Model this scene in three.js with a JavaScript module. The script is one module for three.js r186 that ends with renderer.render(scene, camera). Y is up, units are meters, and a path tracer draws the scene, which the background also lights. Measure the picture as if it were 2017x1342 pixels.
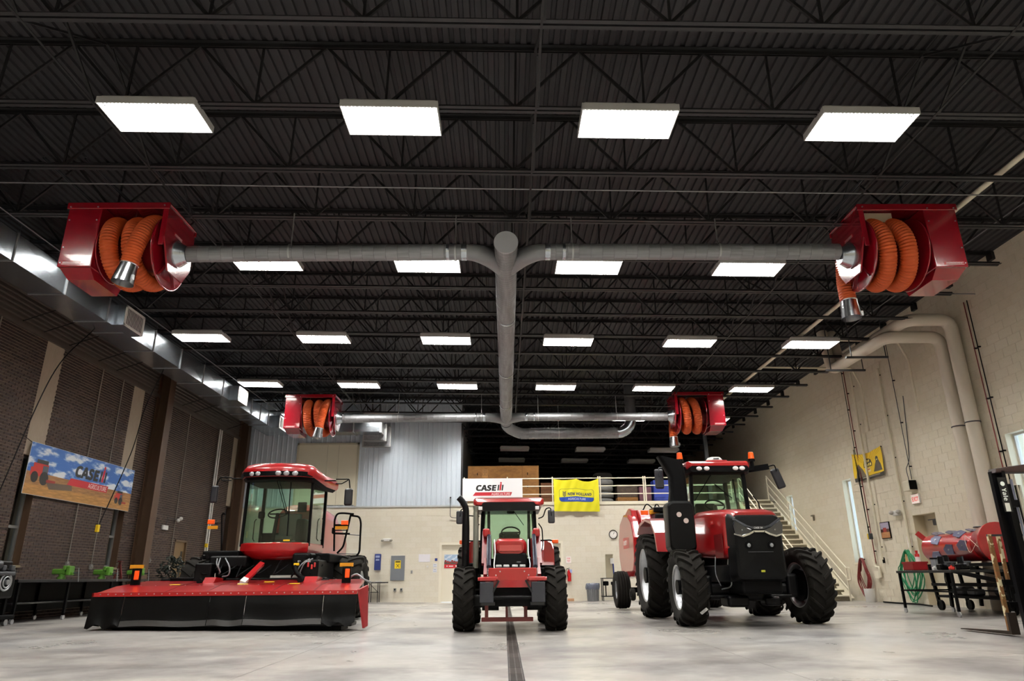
import * as THREE from 'three';
import { mergeGeometries, toCreasedNormals } from 'three/addons/utils/BufferGeometryUtils.js';
import { RoundedBoxGeometry } from 'three/addons/geometries/RoundedBoxGeometry.js';
import { RectAreaLightUniformsLib } from 'three/addons/lights/RectAreaLightUniformsLib.js';

// ---------- camera, sky, exposure ----------
const scene = new THREE.Scene();
const renderer = new THREE.WebGLRenderer({ antialias: true });
renderer.toneMapping = THREE.LinearToneMapping;
renderer.toneMappingExposure = 1.0;
renderer.shadowMap.enabled = true;
RectAreaLightUniformsLib.init();

const FOCAL = 1360, PCX = 1008.5, PCY = 671;                 // in pixels of the 2017 x 1342 frame
const EYE = new THREE.Vector3(0, 0.93, 0);
const PITCH = 18.91 * Math.PI / 180, YAW = 0.8 * Math.PI / 180, ROLL = -0.010;
const camera = new THREE.PerspectiveCamera(2 * Math.atan(PCY / FOCAL) * 180 / Math.PI, 2017 / 1342, 0.05, 300);
const camF = new THREE.Vector3(Math.sin(YAW) * Math.cos(PITCH), Math.sin(PITCH), -Math.cos(YAW) * Math.cos(PITCH));
const camR0 = new THREE.Vector3(Math.cos(YAW), 0, Math.sin(YAW)), camU0 = camR0.clone().cross(camF);
const camR = camR0.clone().multiplyScalar(Math.cos(ROLL)).addScaledVector(camU0, Math.sin(ROLL));
const camU = camU0.clone().multiplyScalar(Math.cos(ROLL)).addScaledVector(camR0, -Math.sin(ROLL));
camera.position.copy(EYE);
camera.quaternion.setFromRotationMatrix(new THREE.Matrix4().makeBasis(camR, camU, camF.clone().negate()));
scene.add(camera);

scene.background = new THREE.Color(2.6, 3.1, 3.7);             // overcast daylight, seen only through the windows
const LAMP_NITS = 138;                                          // brightness of every lit ceiling fixture

// the lie of the place, in metres: floor falls to a trench drain at x = 0.1, roof falls to +x
const XL = -10.8, XR = 11.0, ZB = -28.4, ZF = 9, ROOF_FALL = 0.0177, FLOOR_FALL = 0.0125, DRAIN = 0.115;
const floorY = x => FLOOR_FALL * Math.max(0, Math.abs(x - DRAIN) - 0.08);
const roofY = (y0, x) => y0 - ROOF_FALL * x;
const rayOf = (px, py) => camF.clone().addScaledVector(camR, (px - PCX) / FOCAL).addScaledVector(camU, -(py - PCY) / FOCAL);
const onAxis = (px, py, ax, v) => { const d = rayOf(px, py); return EYE.clone().addScaledVector(d, (v - EYE[ax]) / d[ax]); };
const onX = (px, py, v) => onAxis(px, py, 'x', v), onZ = (px, py, v) => onAxis(px, py, 'z', v);
// ---------- helpers ----------
let seed = 7;
const rnd = () => { seed = (seed * 1664525 + 1013904223) >>> 0; return seed / 4294967296; };
const rr = (a, b) => a + (b - a) * rnd();
const V = (x, y, z) => new THREE.Vector3(x, y, z);
const taken = {};
const numbered = n => { const k = taken[n] = (taken[n] ?? -1) + 1; return k ? `${n}_${String(k).padStart(3, '0')}` : n; };
function thing(name, label, category, pos = [0, 0, 0], group, kind) {
  const o = new THREE.Group(); o.name = numbered(name); o.position.set(...pos); scene.add(o);
  o.userData = { label, category }; if (group) o.userData.group = group; if (kind) o.userData.kind = kind;
  return o;
}
function structure(name, label) { const o = new THREE.Group(); o.name = numbered(name); scene.add(o); o.userData = { label, kind: 'structure', category: name.replace(/_.*/, '') }; return o; }
const fin = g => { if (g.index) g = g.toNonIndexed(); for (const k of Object.keys(g.attributes)) if (!['position', 'normal', 'uv', 'color'].includes(k)) g.deleteAttribute(k);
  if (!g.attributes.uv) g.setAttribute('uv', new THREE.BufferAttribute(new Float32Array(g.attributes.position.count * 2), 2)); g.morphAttributes = {}; return g; };
const J = (...gs) => { gs = gs.flat(Infinity).filter(Boolean).map(fin); return gs.length > 1 ? mergeGeometries(gs) : gs[0]; };
function obj(name, geos, mat, parent, label) {
  const m = new THREE.Mesh(Array.isArray(geos) ? J(geos) : geos, mat); m.name = parent ? name : numbered(name);
  m.castShadow = m.receiveShadow = true; (parent ?? scene).add(m); if (label) m.userData.label = label; return m;
}
const each = (name, geos, mat, parent) => geos.flat(Infinity).map(g => obj(name, g, mat, parent));
function single(name, label, category, geos, mat, pos = [0, 0, 0], group) {
  const m = obj(name, geos, mat); m.position.set(...pos); m.userData = { label, category }; if (group) m.userData.group = group; return m;
}
const M4 = (x = 0, y = 0, z = 0, rx = 0, ry = 0, rz = 0) => new THREE.Matrix4().compose(V(x, y, z), new THREE.Quaternion().setFromEuler(new THREE.Euler(rx, ry, rz)), V(1, 1, 1));
const T = (g, ...a) => g.applyMatrix4(M4(...a));
const B = (w, h, d, ...a) => T(new THREE.BoxGeometry(w, h, d), ...a);
const B2 = (x0, x1, y0, y1, z0, z1) => B(x1 - x0, y1 - y0, z1 - z0, (x0 + x1) / 2, (y0 + y1) / 2, (z0 + z1) / 2);
const RB = (w, h, d, r, ...a) => T(new RoundedBoxGeometry(w, h, d, 2, r), ...a);
const RB2 = (x0, x1, y0, y1, z0, z1, r) => RB(x1 - x0, y1 - y0, z1 - z0, r, (x0 + x1) / 2, (y0 + y1) / 2, (z0 + z1) / 2);
const AX = { x: [0, 0, -Math.PI / 2], y: [0, 0, 0], z: [Math.PI / 2, 0, 0] };
const C = (r1, r2, h, ax, x = 0, y = 0, z = 0, seg = 20, open = false) => T(T(new THREE.CylinderGeometry(r2, r1, h, seg, 1, open), 0, 0, 0, ...AX[ax]), x, y, z);
function ROD(p, q, r, seg = 8, r2) { p = Array.isArray(p) ? V(...p) : p; q = Array.isArray(q) ? V(...q) : q; const d = q.clone().sub(p), L = d.length();
  const g = new THREE.CylinderGeometry(r2 ?? r, r, L, seg); g.applyMatrix4(new THREE.Matrix4().compose(p.clone().add(q).multiplyScalar(.5), new THREE.Quaternion().setFromUnitVectors(V(0, 1, 0), d.normalize()), V(1, 1, 1))); return g; }
function BAR(p, q, w, t) { p = Array.isArray(p) ? V(...p) : p; q = Array.isArray(q) ? V(...q) : q; const d = q.clone().sub(p), L = d.length(); d.normalize();
  let s = Math.abs(d.z) < .9 ? V(0, 0, 1) : V(1, 0, 0); const up = s.clone().cross(d).normalize(); s = d.clone().cross(up);
  const g = new THREE.BoxGeometry(w, L, t); g.applyMatrix4(new THREE.Matrix4().makeBasis(up, d, s.negate()).setPosition(p.clone().add(q).multiplyScalar(.5))); return g; }
const vec = a => a.map(p => Array.isArray(p) ? V(...p) : p);
const TUBE = (pts, r, n = 24, rad = 8, closed = false, tension = .5) => new THREE.TubeGeometry(new THREE.CatmullRomCurve3(vec(pts), closed, 'catmullrom', tension), n, r, rad, closed);
function PIPE(pts, r, rad = 8, bend = .08) {                          // straight runs with rounded corners
  pts = vec(pts); const path = new THREE.CurvePath();
  let a = pts[0];
  for (let i = 1; i < pts.length; i++) { const b = pts[i];
    if (i < pts.length - 1) { const k = Math.min(bend, b.distanceTo(pts[i - 1]) * .45, b.distanceTo(pts[i + 1]) * .45), e = b.clone().addScaledVector(b.clone().sub(pts[i - 1]).normalize(), -k), f = b.clone().addScaledVector(pts[i + 1].clone().sub(b).normalize(), k);
      path.add(new THREE.LineCurve3(a, e)); path.add(new THREE.QuadraticBezierCurve3(e, b, f)); a = f; } else path.add(new THREE.LineCurve3(a, b)); }
  const P = []; for (const c of path.curves) { const n = c.isLineCurve3 ? 1 : 5; for (let k = P.length ? 1 : 0; k <= n; k++) P.push(c.getPoint(k / n)); }
  return SWEEP(P, () => r, rad);
}
function SWEEP(P, rf, rad = 8, cap = true, crease = 60) {                          // tube through points P with radius rf(i)
  P = vec(P); const n = P.length, t = P.map((p, i) => P[Math.min(n - 1, i + 1)].clone().sub(P[Math.max(0, i - 1)]).normalize());
  let nr = Math.abs(t[0].y) < .9 ? V(0, 1, 0) : V(1, 0, 0); nr.sub(t[0].clone().multiplyScalar(nr.dot(t[0]))).normalize();
  const rings = [];
  for (let i = 0; i < n; i++) { nr = nr.clone().sub(t[i].clone().multiplyScalar(nr.dot(t[i]))).normalize(); const b = t[i].clone().cross(nr), ring = [];
    for (let k = 0; k < rad; k++) { const a = k / rad * 2 * Math.PI; ring.push(P[i].clone().addScaledVector(nr, Math.cos(a) * rf(i)).addScaledVector(b, Math.sin(a) * rf(i))); } rings.push(ring); }
  return LOFT(rings, cap, crease);
}
function LOFT(rings, cap = true, crease = 35) {                       // closed rings of equal count joined into a skin
  const m = rings[0].length, pos = [], push = (a, b, c) => pos.push(a.x, a.y, a.z, b.x, b.y, b.z, c.x, c.y, c.z);
  rings = rings.map(vec);
  for (let i = 0; i < rings.length - 1; i++) for (let k = 0; k < m; k++) { const a = rings[i][k], b = rings[i][(k + 1) % m], c = rings[i + 1][(k + 1) % m], d = rings[i + 1][k]; push(a, b, c); push(a, c, d); }
  if (cap) for (const [r, f] of [[rings[0], 1], [rings.at(-1), 0]]) { const c = r.reduce((s, p) => s.add(p), V(0, 0, 0)).multiplyScalar(1 / m); for (let k = 0; k < m; k++) f ? push(c, r[(k + 1) % m], r[k]) : push(c, r[k], r[(k + 1) % m]); }
  const g = new THREE.BufferGeometry(); g.setAttribute('position', new THREE.BufferAttribute(new Float32Array(pos), 3));
  return fin(toCreasedNormals(g, crease * Math.PI / 180));
}
const LAT = (prof, seg, ax, x = 0, y = 0, z = 0) => T(T(new THREE.LatheGeometry(prof.map(p => new THREE.Vector2(p[0], p[1])), seg), 0, 0, 0, ...AX[ax]), x, y, z);
function EXT(pts, depth, bevel = 0, holes = []) { const s = new THREE.Shape(pts.map(p => new THREE.Vector2(p[0], p[1]))); for (const h of holes) s.holes.push(new THREE.Path(h.map(p => new THREE.Vector2(p[0], p[1]))));
  return new THREE.ExtrudeGeometry(s, { depth: depth - 2 * bevel, bevelEnabled: bevel > 0, bevelThickness: bevel, bevelSize: bevel, bevelOffset: -bevel, bevelSegments: 2, curveSegments: 6 }).translate(0, 0, bevel); }
// outline drawn in (z, y) and extruded along x from x0 to x1
const EXTX = (zy, x0, x1, bevel = 0) => EXT(zy.map(([z, y]) => [-z, y]), x1 - x0, bevel).applyMatrix4(new THREE.Matrix4().makeRotationY(Math.PI / 2)).translate(x0, 0, 0);
// outline drawn in (x, y) and extruded along z from z0 to z1
const EXTZ = (xy, z0, z1, bevel = 0, holes = []) => EXT(xy, z1 - z0, bevel, holes).translate(0, 0, z0);
// outline in (x, z), extruded up from y0 to y1
const EXTY = (xz, y0, y1, bevel = 0) => EXT(xz.map(([x, z]) => [x, -z]), y1 - y0, bevel).applyMatrix4(new THREE.Matrix4().makeRotationX(-Math.PI / 2)).translate(0, y0, 0);
const SPH = (r, x = 0, y = 0, z = 0, sx = 1, sy = 1, sz = 1, n = 16) => new THREE.SphereGeometry(r, n, Math.ceil(n * .7)).scale(sx, sy, sz).translate(x, y, z);
function metreUV(g, s = 1) { g = fin(g); const p = g.attributes.position, n = g.attributes.normal, u = g.attributes.uv;
  for (let i = 0; i < p.count; i++) { const a = Math.abs(n.getX(i)), b = Math.abs(n.getY(i)), c = Math.abs(n.getZ(i));
    if (b >= a && b >= c) u.setXY(i, p.getX(i) / s, -p.getZ(i) / s); else if (a >= c) u.setXY(i, -p.getZ(i) / s, p.getY(i) / s); else u.setXY(i, p.getX(i) / s, p.getY(i) / s); } return g; }
const rect = (w, h) => new THREE.PlaneGeometry(w, h);
// ---- materials ----
const M = (color, rough = .6, metal = 0, extra = {}) => new THREE.MeshPhysicalMaterial({ color, roughness: rough, metalness: metal, ...extra });
function noiseGrid(n, cells, oct = 4, sd = 1) {                       // tileable value noise, 0..1
  const out = new Float32Array(n * n); let amp = 1, tot = 0;
  for (let o = 0; o < oct; o++) { const c = cells << o, lat = new Float32Array(c * c); let s = sd * 7919 + o * 104729 + 13;
    for (let i = 0; i < c * c; i++) { s = (s * 1664525 + 1013904223) >>> 0; lat[i] = s / 4294967296; }
    for (let y = 0; y < n; y++) { const fy = y / n * c, y0 = fy | 0, ty = fy - y0, sy = ty * ty * (3 - 2 * ty), r0 = (y0 % c) * c, r1 = ((y0 + 1) % c) * c;
      for (let x = 0; x < n; x++) { const fx = x / n * c, x0 = fx | 0, tx = fx - x0, sx = tx * tx * (3 - 2 * tx), a = x0 % c, b = (x0 + 1) % c;
        out[y * n + x] += amp * ((lat[r0 + a] * (1 - sx) + lat[r0 + b] * sx) * (1 - sy) + (lat[r1 + a] * (1 - sx) + lat[r1 + b] * sx) * sy); } }
    tot += amp; amp *= .55; }
  for (let i = 0; i < out.length; i++) out[i] /= tot; return out;
}
function dataTex(n, fn, srgb = true) { const d = new Uint8Array(n * n * 4); for (let i = 0; i < n * n; i++) { const c = fn(i, i % n, (i / n) | 0); d[i * 4] = c[0]; d[i * 4 + 1] = c[1]; d[i * 4 + 2] = c[2]; d[i * 4 + 3] = 255; }
  const t = new THREE.DataTexture(d, n, n); t.wrapS = t.wrapT = THREE.RepeatWrapping; t.magFilter = THREE.LinearFilter; t.minFilter = THREE.LinearMipmapLinearFilter; t.generateMipmaps = true; if (srgb) t.colorSpace = THREE.SRGBColorSpace; t.needsUpdate = true; return t; }
const clamp8 = v => Math.max(0, Math.min(255, v));
function canvasTex(w, h, draw) { const c = document.createElement('canvas'); c.width = w; c.height = h; const g = c.getContext('2d'); draw(g, w, h); const t = new THREE.CanvasTexture(c); t.colorSpace = THREE.SRGBColorSpace; return t; }
const printMat = (w, h, draw, rough = .6, extra = {}) => new THREE.MeshPhysicalMaterial({ map: canvasTex(w, h, draw), roughness: rough, ...extra });
const NG = noiseGrid(256, 8, 5, 3), NG2 = noiseGrid(256, 32, 3, 9);
const grainTex = dataTex(256, i => { const v = clamp8(205 + (NG[i] - .5) * 50 + (NG2[i] - .5) * 45); return [v, v, v]; });
const roughTex = dataTex(256, i => { const v = clamp8(200 + (NG[i] - .5) * 150); return [v, v, v]; }, false);
const dentN = noiseGrid(256, 3, 3, 41), dentTex = dataTex(256, i => { const v = clamp8(dentN[i] * 255); return [v, v, v]; }, false);
const mat = {
  red: M(0x9c0c12, .3, 0, { clearcoat: .7, clearcoatRoughness: .08 }), darkRed: M(0x6e0a10, .35, 0, { clearcoat: .5, clearcoatRoughness: .15 }),
  reelRed: M(0x84091a, .2, 0, { clearcoat: 1, clearcoatRoughness: .06 }), black: M(0x050506, .55, 0, { specularIntensity: .16 }), satin: M(0x08080a, .38, 0, { specularIntensity: .3 }),
  plastic: M(0x0d0e10, .5, 0, { specularIntensity: .25 }), grey: M(0x34363b, .5), rubber: M(0x1f1c18, .85, 0, { map: grainTex, specularIntensity: .35 }), silver: M(0xb9bcc0, .35, .85), chrome: M(0xdadde0, .12, 1), white: M(0xd9d8d4, .5),
  galv: M(0xa6a8ab, .5, .6, { map: grainTex }), duct: M(0xb2b9c0, .27, .95, { bumpMap: dentTex, bumpScale: .006 }),
  amber: M(0xff5a08, .3, 0, { clearcoat: .6 }), amberY: M(0xc98a12, .4), yellow: M(0xe2bf10, .5), orangeHose: M(0xb4480e, .6),
  steel: M(0x4a4b4f, .45, .6), blackSteel: M(0x0a0a0c, .5, .2), roof: M(0x26262a, .75), joist: M(0x17171a, .6), beige: M(0xd6cfb9, .6), cream: M(0xe0d9c3, .55), lampGlass: M(0xe8eaea, .15, 0, { clearcoat: 1 }), lampDim: M(0x8e9296, .1, .5, { clearcoat: 1 }),
  glass: new THREE.MeshPhysicalMaterial({ color: 0xe9f6ee, roughness: .03, transmission: 1, thickness: 0, ior: 1.5 }), clear: new THREE.MeshPhysicalMaterial({ color: 0xf2f7f8, roughness: .02, transmission: 1, thickness: 0, ior: 1.45 }),
  brownSteel: M(0x4a3423, .55), concrete: M(0x97886b, .85, 0, { map: grainTex }), alu: M(0xa7a8a8, .4, .7), wood: M(0x8a6842, .7), brass: M(0xa07a30, .35, .8), green: M(0x4b7d22, .5), hoseGreen: M(0x0c7a4a, .45), hoseRed: M(0x6d1712, .5), blue: M(0x1d2e6e, .5),
};
// ---------- the setting ----------
const project = p => { const d = p.clone().sub(EYE), z = d.dot(camF); return z > .1 ? [PCX + FOCAL * d.dot(camR) / z, PCY - FOCAL * d.dot(camU) / z, z] : null; };
const inFrame = p => { const q = project(p); return !!q && q[0] > -20 && q[0] < 2037 && q[1] > -20 && q[1] < 1362; };
// masonry: pieces laid in running bond over a (u, y) rectangle with openings cut out; the 300 that show largest are parts, the rest one joined part
function masonry(parent, name, at, u0, u1, y0, y1, pw, ph, joint, openings, tones, texture, rough) {
  const pieces = [];
  const cut = (r, list) => { for (const o of list) { if (r[0] >= o[1] || r[1] <= o[0] || r[2] >= o[3] || r[3] <= o[2]) continue;
      const out = []; if (r[0] < o[0]) out.push([r[0], o[0], r[2], r[3]]); if (r[1] > o[1]) out.push([o[1], r[1], r[2], r[3]]);
      const a = Math.max(r[0], o[0]), b = Math.min(r[1], o[1]); if (r[2] < o[2]) out.push([a, b, r[2], o[2]]); if (r[3] > o[3]) out.push([a, b, o[3], r[3]]);
      return out.filter(q => q[1] - q[0] > .02 && q[3] - q[2] > .02).flatMap(q => cut(q, list)); } return [r]; };
  let row = 0;
  for (let y = y0; y < y1 - .02; y += ph, row++) for (let u = u0 - (row % 2) * pw / 2; u < u1; u += pw) {
    const a = Math.max(u, u0), b = Math.min(u + pw - joint, u1); if (b - a < .02) continue;
    const whole = b - a > pw - joint - .001 && y + ph <= y1;
    for (const r of cut([a, b, y, Math.min(y + ph - joint, y1)], openings)) pieces.push({ r, whole: whole && r[1] - r[0] > pw - joint - .001 && r[3] - r[2] > ph - joint - .001, k: (rnd() * tones.length) | 0 });
  }
  const base = at.geo(pw - joint, ph - joint), ms = tones.map(t => M(t, rough, 0, { map: texture }));
  for (const p of pieces) { p.c = at.pos((p.r[0] + p.r[1]) / 2, (p.r[2] + p.r[3]) / 2); p.d = inFrame(p.c) && p.whole ? p.c.distanceTo(EYE) : 1e9; }
  pieces.sort((a, b) => a.d - b.d);
  const rest = [];
  pieces.forEach((p, i) => {
    if (i < 300 && p.d < 1e8) { const m = obj(name, base, ms[p.k], parent); m.position.copy(p.c); return; }
    const g = fin(at.geo(p.r[1] - p.r[0], p.r[3] - p.r[2]).translate(p.c.x, p.c.y, p.c.z)), c = new THREE.Color(tones[p.k]), n = g.attributes.position.count, a = new Float32Array(n * 3);
    for (let j = 0; j < n; j++) a.set([c.r, c.g, c.b], j * 3); g.setAttribute('color', new THREE.BufferAttribute(a, 3)); rest.push(g);
  });
  const m = obj(name + 'work', rest, M(0xffffff, rough, 0, { vertexColors: true, map: texture }), parent); m.userData.kind = 'stuff';
}
const DEEP = .012;
const faceX = (x, s) => ({ pos: (u, y) => V(x - s * DEEP / 2, y, u), geo: (w, h) => B(DEEP, h, w) });
const faceZ = z => ({ pos: (u, y) => V(u, y, z - DEEP / 2), geo: (w, h) => B(w, h, DEEP) });

// floor: slabs between saw cuts, falling to the drain
const N1 = noiseGrid(1024, 4, 6, 21), N2 = noiseGrid(1024, 16, 5, 22), N3 = noiseGrid(1024, 64, 3, 23), N4 = noiseGrid(1024, 3, 4, 29);
const floorTex = dataTex(1024, (i, x, y) => {
  const stain = Math.max(0, N1[i] - .55) * 210, worn = (N2[i] - .5) * 24 + (N3[i] - .5) * 18, tint = (N4[i] - .5) * 14;
  return [clamp8(154 + worn - stain + tint), clamp8(151 + worn - stain + tint * .6), clamp8(147 + worn - stain * .95)];
});
const floorRough = dataTex(1024, (i, x, y) => { const v = clamp8(120 + (N1[i] - .5) * 130 + (N2[i] - .5) * 50); return [v, v, v]; }, false);
const floorMat = new THREE.MeshPhysicalMaterial({ map: floorTex, roughnessMap: floorRough, roughness: .72, clearcoat: .25, clearcoatRoughness: .22 });
{
  const fl = structure('floor', 'polished grey concrete floor slabs falling gently to a trench drain');
  const xs = [XL - .3, -7.95, -2.6, .035, .195, 2.75, 8.1, XR + .3], zs = [ZF + .3, 2.67, -2.73, -8.13, -13.53, -18.93, -24.33, ZB - .3];
  for (let i = 0; i < xs.length - 1; i++) if (i !== 3) for (let k = 0; k < zs.length - 1; k++) {
    const a = xs[i] + (i === 4 ? 0 : .003), b = xs[i + 1] - (i === 2 ? 0 : .003), z0 = zs[k] - .003, z1 = zs[k + 1] + .003;
    const g = new THREE.BoxGeometry(b - a, .16, z0 - z1).translate((a + b) / 2, 0, (z0 + z1) / 2), p = g.attributes.position;
    for (let j = 0; j < p.count; j++) p.setY(j, floorY(p.getX(j)) + (p.getY(j) > 0 ? 0 : -.16));
    g.computeVertexNormals(); obj('slab', metreUV(g, 6.3), floorMat, fl);
  }
  obj('subfloor', [B2(XL - .3, .03, -.24, -.17, ZB - .3, ZF + .3), B2(.2, XR + .3, -.24, -.17, ZB - .3, ZF + .3), B2(.03, .2, -.24, -.2, ZB - .3, ZF + .3)], M(0x2c2a27, .9), fl);
  // trench drain: channel of cast grates
  const dr = thing('trench_drain', 'dark cast iron trench drain grate running down the middle of the floor', 'drain', [.115, 0, -8]);
  obj('channel', [B(.012, .16, 33, -.079, -.083, -4), B(.012, .16, 33, .079, -.083, -4), B(.16, .01, 33, 0, -.17, -4)], mat.blackSteel, dr);
  const gm = M(0x3a3431, .55, .5), gm2 = M(0x4a4340, .55, .5);
  const bars = []; for (let k = 0; k < 13; k++) bars.push(B(.138, .012, .018, 0, -.009, -.23 + k * .038)); bars.push(B(.012, .014, .488, -.064, -.009, 0), B(.012, .014, .488, .064, -.009, 0), B(.014, .013, .488, 0, -.0095, 0));
  const gg = J(bars); for (let k = 0; k < 66; k++) { const m = obj('grate', gg, k % 3 ? gm : gm2, dr); m.position.z = 12 - k * .5; }
}

// openings in the walls: [u0, u1, y0, y1] with u = z on the side walls, x on the back wall
const winL = [[-16.28, -15.66, 1.28, 3.66], [-20.32, -19.72, 1.28, 3.66], [-28.15, -27.6, 1.28, 3.64]], winR = [[-22.62, -22.02, 1.25, 3.8], [-27.3, -26.7, 1.25, 3.8], [-14.9, -14.3, 1.25, 3.8]];
const doorL = [-24.62, -23.7, -.1, 2.2], doorR = [-19.0, -17.98, -.1, 2.4], doorB = [[-2.5, -1.45, -.1, 2.2], [1.24, 2.29, -.1, 2.22]];
const panelsL = winL.map(w => [w[0] - .02, w[1] + .02, 3.66, 6.42]);
function slabWithHoles(u0, u1, y0, y1, holes) { const rects = []; const us = [u0, u1, ...holes.flatMap(h => [h[0], h[1]])].filter(u => u >= u0 && u <= u1).sort((a, b) => a - b);
  for (let i = 0; i < us.length - 1; i++) { if (us[i + 1] - us[i] < 1e-6) continue; const c = (us[i] + us[i + 1]) / 2; let y = y0; for (const h of holes.filter(h => c > h[0] && c < h[1]).sort((a, b) => a[2] - b[2])) { if (h[2] > y) rects.push([us[i], us[i + 1], y, h[2]]); y = Math.max(y, h[3]); } if (y < y1) rects.push([us[i], us[i + 1], y, y1]); } return rects; }
const blockTex = dataTex(256, i => { const v = clamp8(236 + (NG[i] - .5) * 8 + (NG2[i] - .5) * 18); return [v, v, v]; });
const brickTex = dataTex(256, i => { const v = clamp8(200 + (NG[i] - .5) * 90 + (NG2[i] - .5) * 80); return [v, v, v]; });
{ // west wall: brown brick, stucco strips over the windows, ribbed siding above
  const w = structure('wall_left', 'dark brown brick wall with pale mortar, stucco strips above narrow windows');
  const holes = [...winL, doorL];
  obj('mortar', slabWithHoles(ZB - .3, ZF, -.1, 6.42, holes).map(r => B2(XL - .36, XL - .008, r[2], r[3], r[0], r[1])), M(0xad9f8d, .95, 0, { map: blockTex }), w);
  masonry(w, 'brick', faceX(XL, 1), ZB, -11, .1, 6.42, .2032, .0677, .0105, [...holes, ...panelsL], [0x45322a, 0x3e2c25, 0x4c382e, 0x382722], brickTex, .85);
  for (const p of panelsL) obj('infill_panel', B2(XL - .1, XL - .012, p[2], p[3], p[0], p[1]), mat.concrete, w);
  const pr = [], st = .11; let y = 6.42; pr.push([0, y]); for (; y < 8.05; y += st) pr.push([.05, y + .01], [.05, y + .05], [.012, y + .065], [.012, y + .1]);
  pr.push([0, y]); pr.push([-.28, y], [-.28, 6.42]);
  obj('ribbed_siding', EXTZ(pr.map(([x, yy]) => [XL + x - .01, yy]), ZB - .3, ZF), M(0x4c443d, .6), w);
  obj('siding_trim', B2(XL, XL + .07, 6.34, 6.42, ZB, ZF), M(0x4a423b, .6), w);
  const a = structure('wall_adjoining', 'unlit room beyond the brick wall'); // closes the room behind the windows
  obj('shell', [B2(-14.2, -14, -.2, 4.4, -29, -12), B2(-14.2, XL - .3, 4.3, 4.5, -29, -12), B2(-14.2, XL - .3, -.3, -.1, -29, -12), B2(-14.2, XL - .36, -.2, 4.4, -29, -28.9), B2(-14.2, XL - .36, -.2, 4.4, -12.1, -12)], M(0x8f897e, .9), a);
}
{ // east wall: painted concrete block
  const w = structure('wall_right', 'cream painted concrete block wall with narrow windows');
  const holes = [...winR, doorR];
  obj('mortar', slabWithHoles(-54.2, ZF, -.1, 8, holes).map(r => B2(XR + .006, XR + .42, r[2], r[3], r[0], r[1])), M(0xd3cab4, .9), w);
  masonry(w, 'block', faceX(XR, -1), -37.5, -11, .1, 7.9, .4064, .2032, .007, holes, [0xe9e0ca, 0xe8dfc8, 0xeae1cc, 0xe7ddc6], blockTex, .6);
  obj('front_run', B2(XR, XR + .01, -.1, 8, -11, ZF), M(0xe8dfc8, .6), w);
}
{ // north wall: block below, white ribbed sheet above at one side, mezzanine opening at the other
  const w = structure('wall_back', 'cream painted block wall below white ribbed steel sheet');
  obj('mortar', slabWithHoles(XL - .3, XR + .3, -.1, 3.66, doorB).map(r => B2(r[0], r[1], r[2], r[3], ZB - .3, ZB - .006)), M(0xd3cab4, .9), w);
  masonry(w, 'block', faceZ(ZB), XL, XR, .02, 3.66, .4064, .2032, .007, doorB, [0xece5d3, 0xebe4d1, 0xede6d5, 0xeae2cf], blockTex, .6);
  // ribbed sheet panels
  const sm = M(0xc2ccd6, .42), rib = []; const pw = 1.0, step = .2;
  rib.push([0, 0]); for (let k = 0; k < 5; k++) { const x = k * step; if (k) rib.push([x - .025, 0]); rib.push([x + .005, .026], [x + .035, .026], [x + .055, 0]); } rib.push([pw - .004, 0], [pw - .004, -.02], [0, -.02]);
  const sheet = EXTY(rib.map(([x, z]) => [x, z]), 3.66, 8.1);
  for (let k = 0; k < 9; k++) { if (k === 9) break; const m = obj('ribbed_sheet', sheet, sm, w); m.position.set(-10.72 + k * 1.0, 0, ZB); }
  obj('sheet_backing', B2(XL - .3, -1.72, 3.66, 8.1, ZB - .3, ZB - .02), M(0x777a7c, .7), w);
  obj('corner_trim', B2(-1.74, -1.66, 3.66, 7.0, ZB - .02, ZB + .05), M(0x121315, .5), w);
  obj('base_flashing', B2(XL, -1.72, 3.62, 3.68, ZB - .01, ZB + .035), M(0xb9bdbf, .5), w);
  // cream panel over the blocked loading hatch
  obj('hatch_panel', [B2(-8.4, -5.98, 3.72, 6.16, ZB, ZB + .045)], mat.beige, w);
  obj('hatch_frame', [B2(-8.46, -8.38, 3.68, 6.22, ZB, ZB + .07), B2(-6.0, -5.92, 3.68, 6.22, ZB, ZB + .07), B2(-8.46, -5.92, 6.14, 6.22, ZB, ZB + .07), B2(-7.22, -7.2, 3.7, 6.14, ZB, ZB + .055), B2(-6.76, -6.74, 3.7, 6.14, ZB, ZB + .055)], M(0xb9b29c, .6), w);
}
{ // mezzanine: floor, dim side and rear walls
  const mz = structure('floor_mezzanine', 'mezzanine storage deck above the back wall');
  obj('deck', B2(-1.7, XR + .3, 3.5, 3.74, -54, ZB - .006), M(0x8d8878, .8), mz);
  obj('edge_channel', B2(-1.7, 9.3, 3.66, 3.78, ZB - .01, ZB + .03), mat.cream, mz);
  const mw = structure('wall_mezzanine', 'grey walls of the deep unlit mezzanine');
  obj('side', B2(-1.95, -1.72, 3.6, 8.1, -54, ZB - .02), M(0x7c7d7c, .8), mw); obj('rear', B2(-2, XR + .3, 3.6, 8.1, -54.2, -53.9), M(0x9b978c, .8), mw);
  const wf = structure('wall_front', 'cream block wall behind the camera with service doors');
  obj('blocks', B2(XL - .4, XR + .4, -.2, 8.2, ZF, ZF + .3), M(0xcfc6ae, .7), wf);
}
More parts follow.
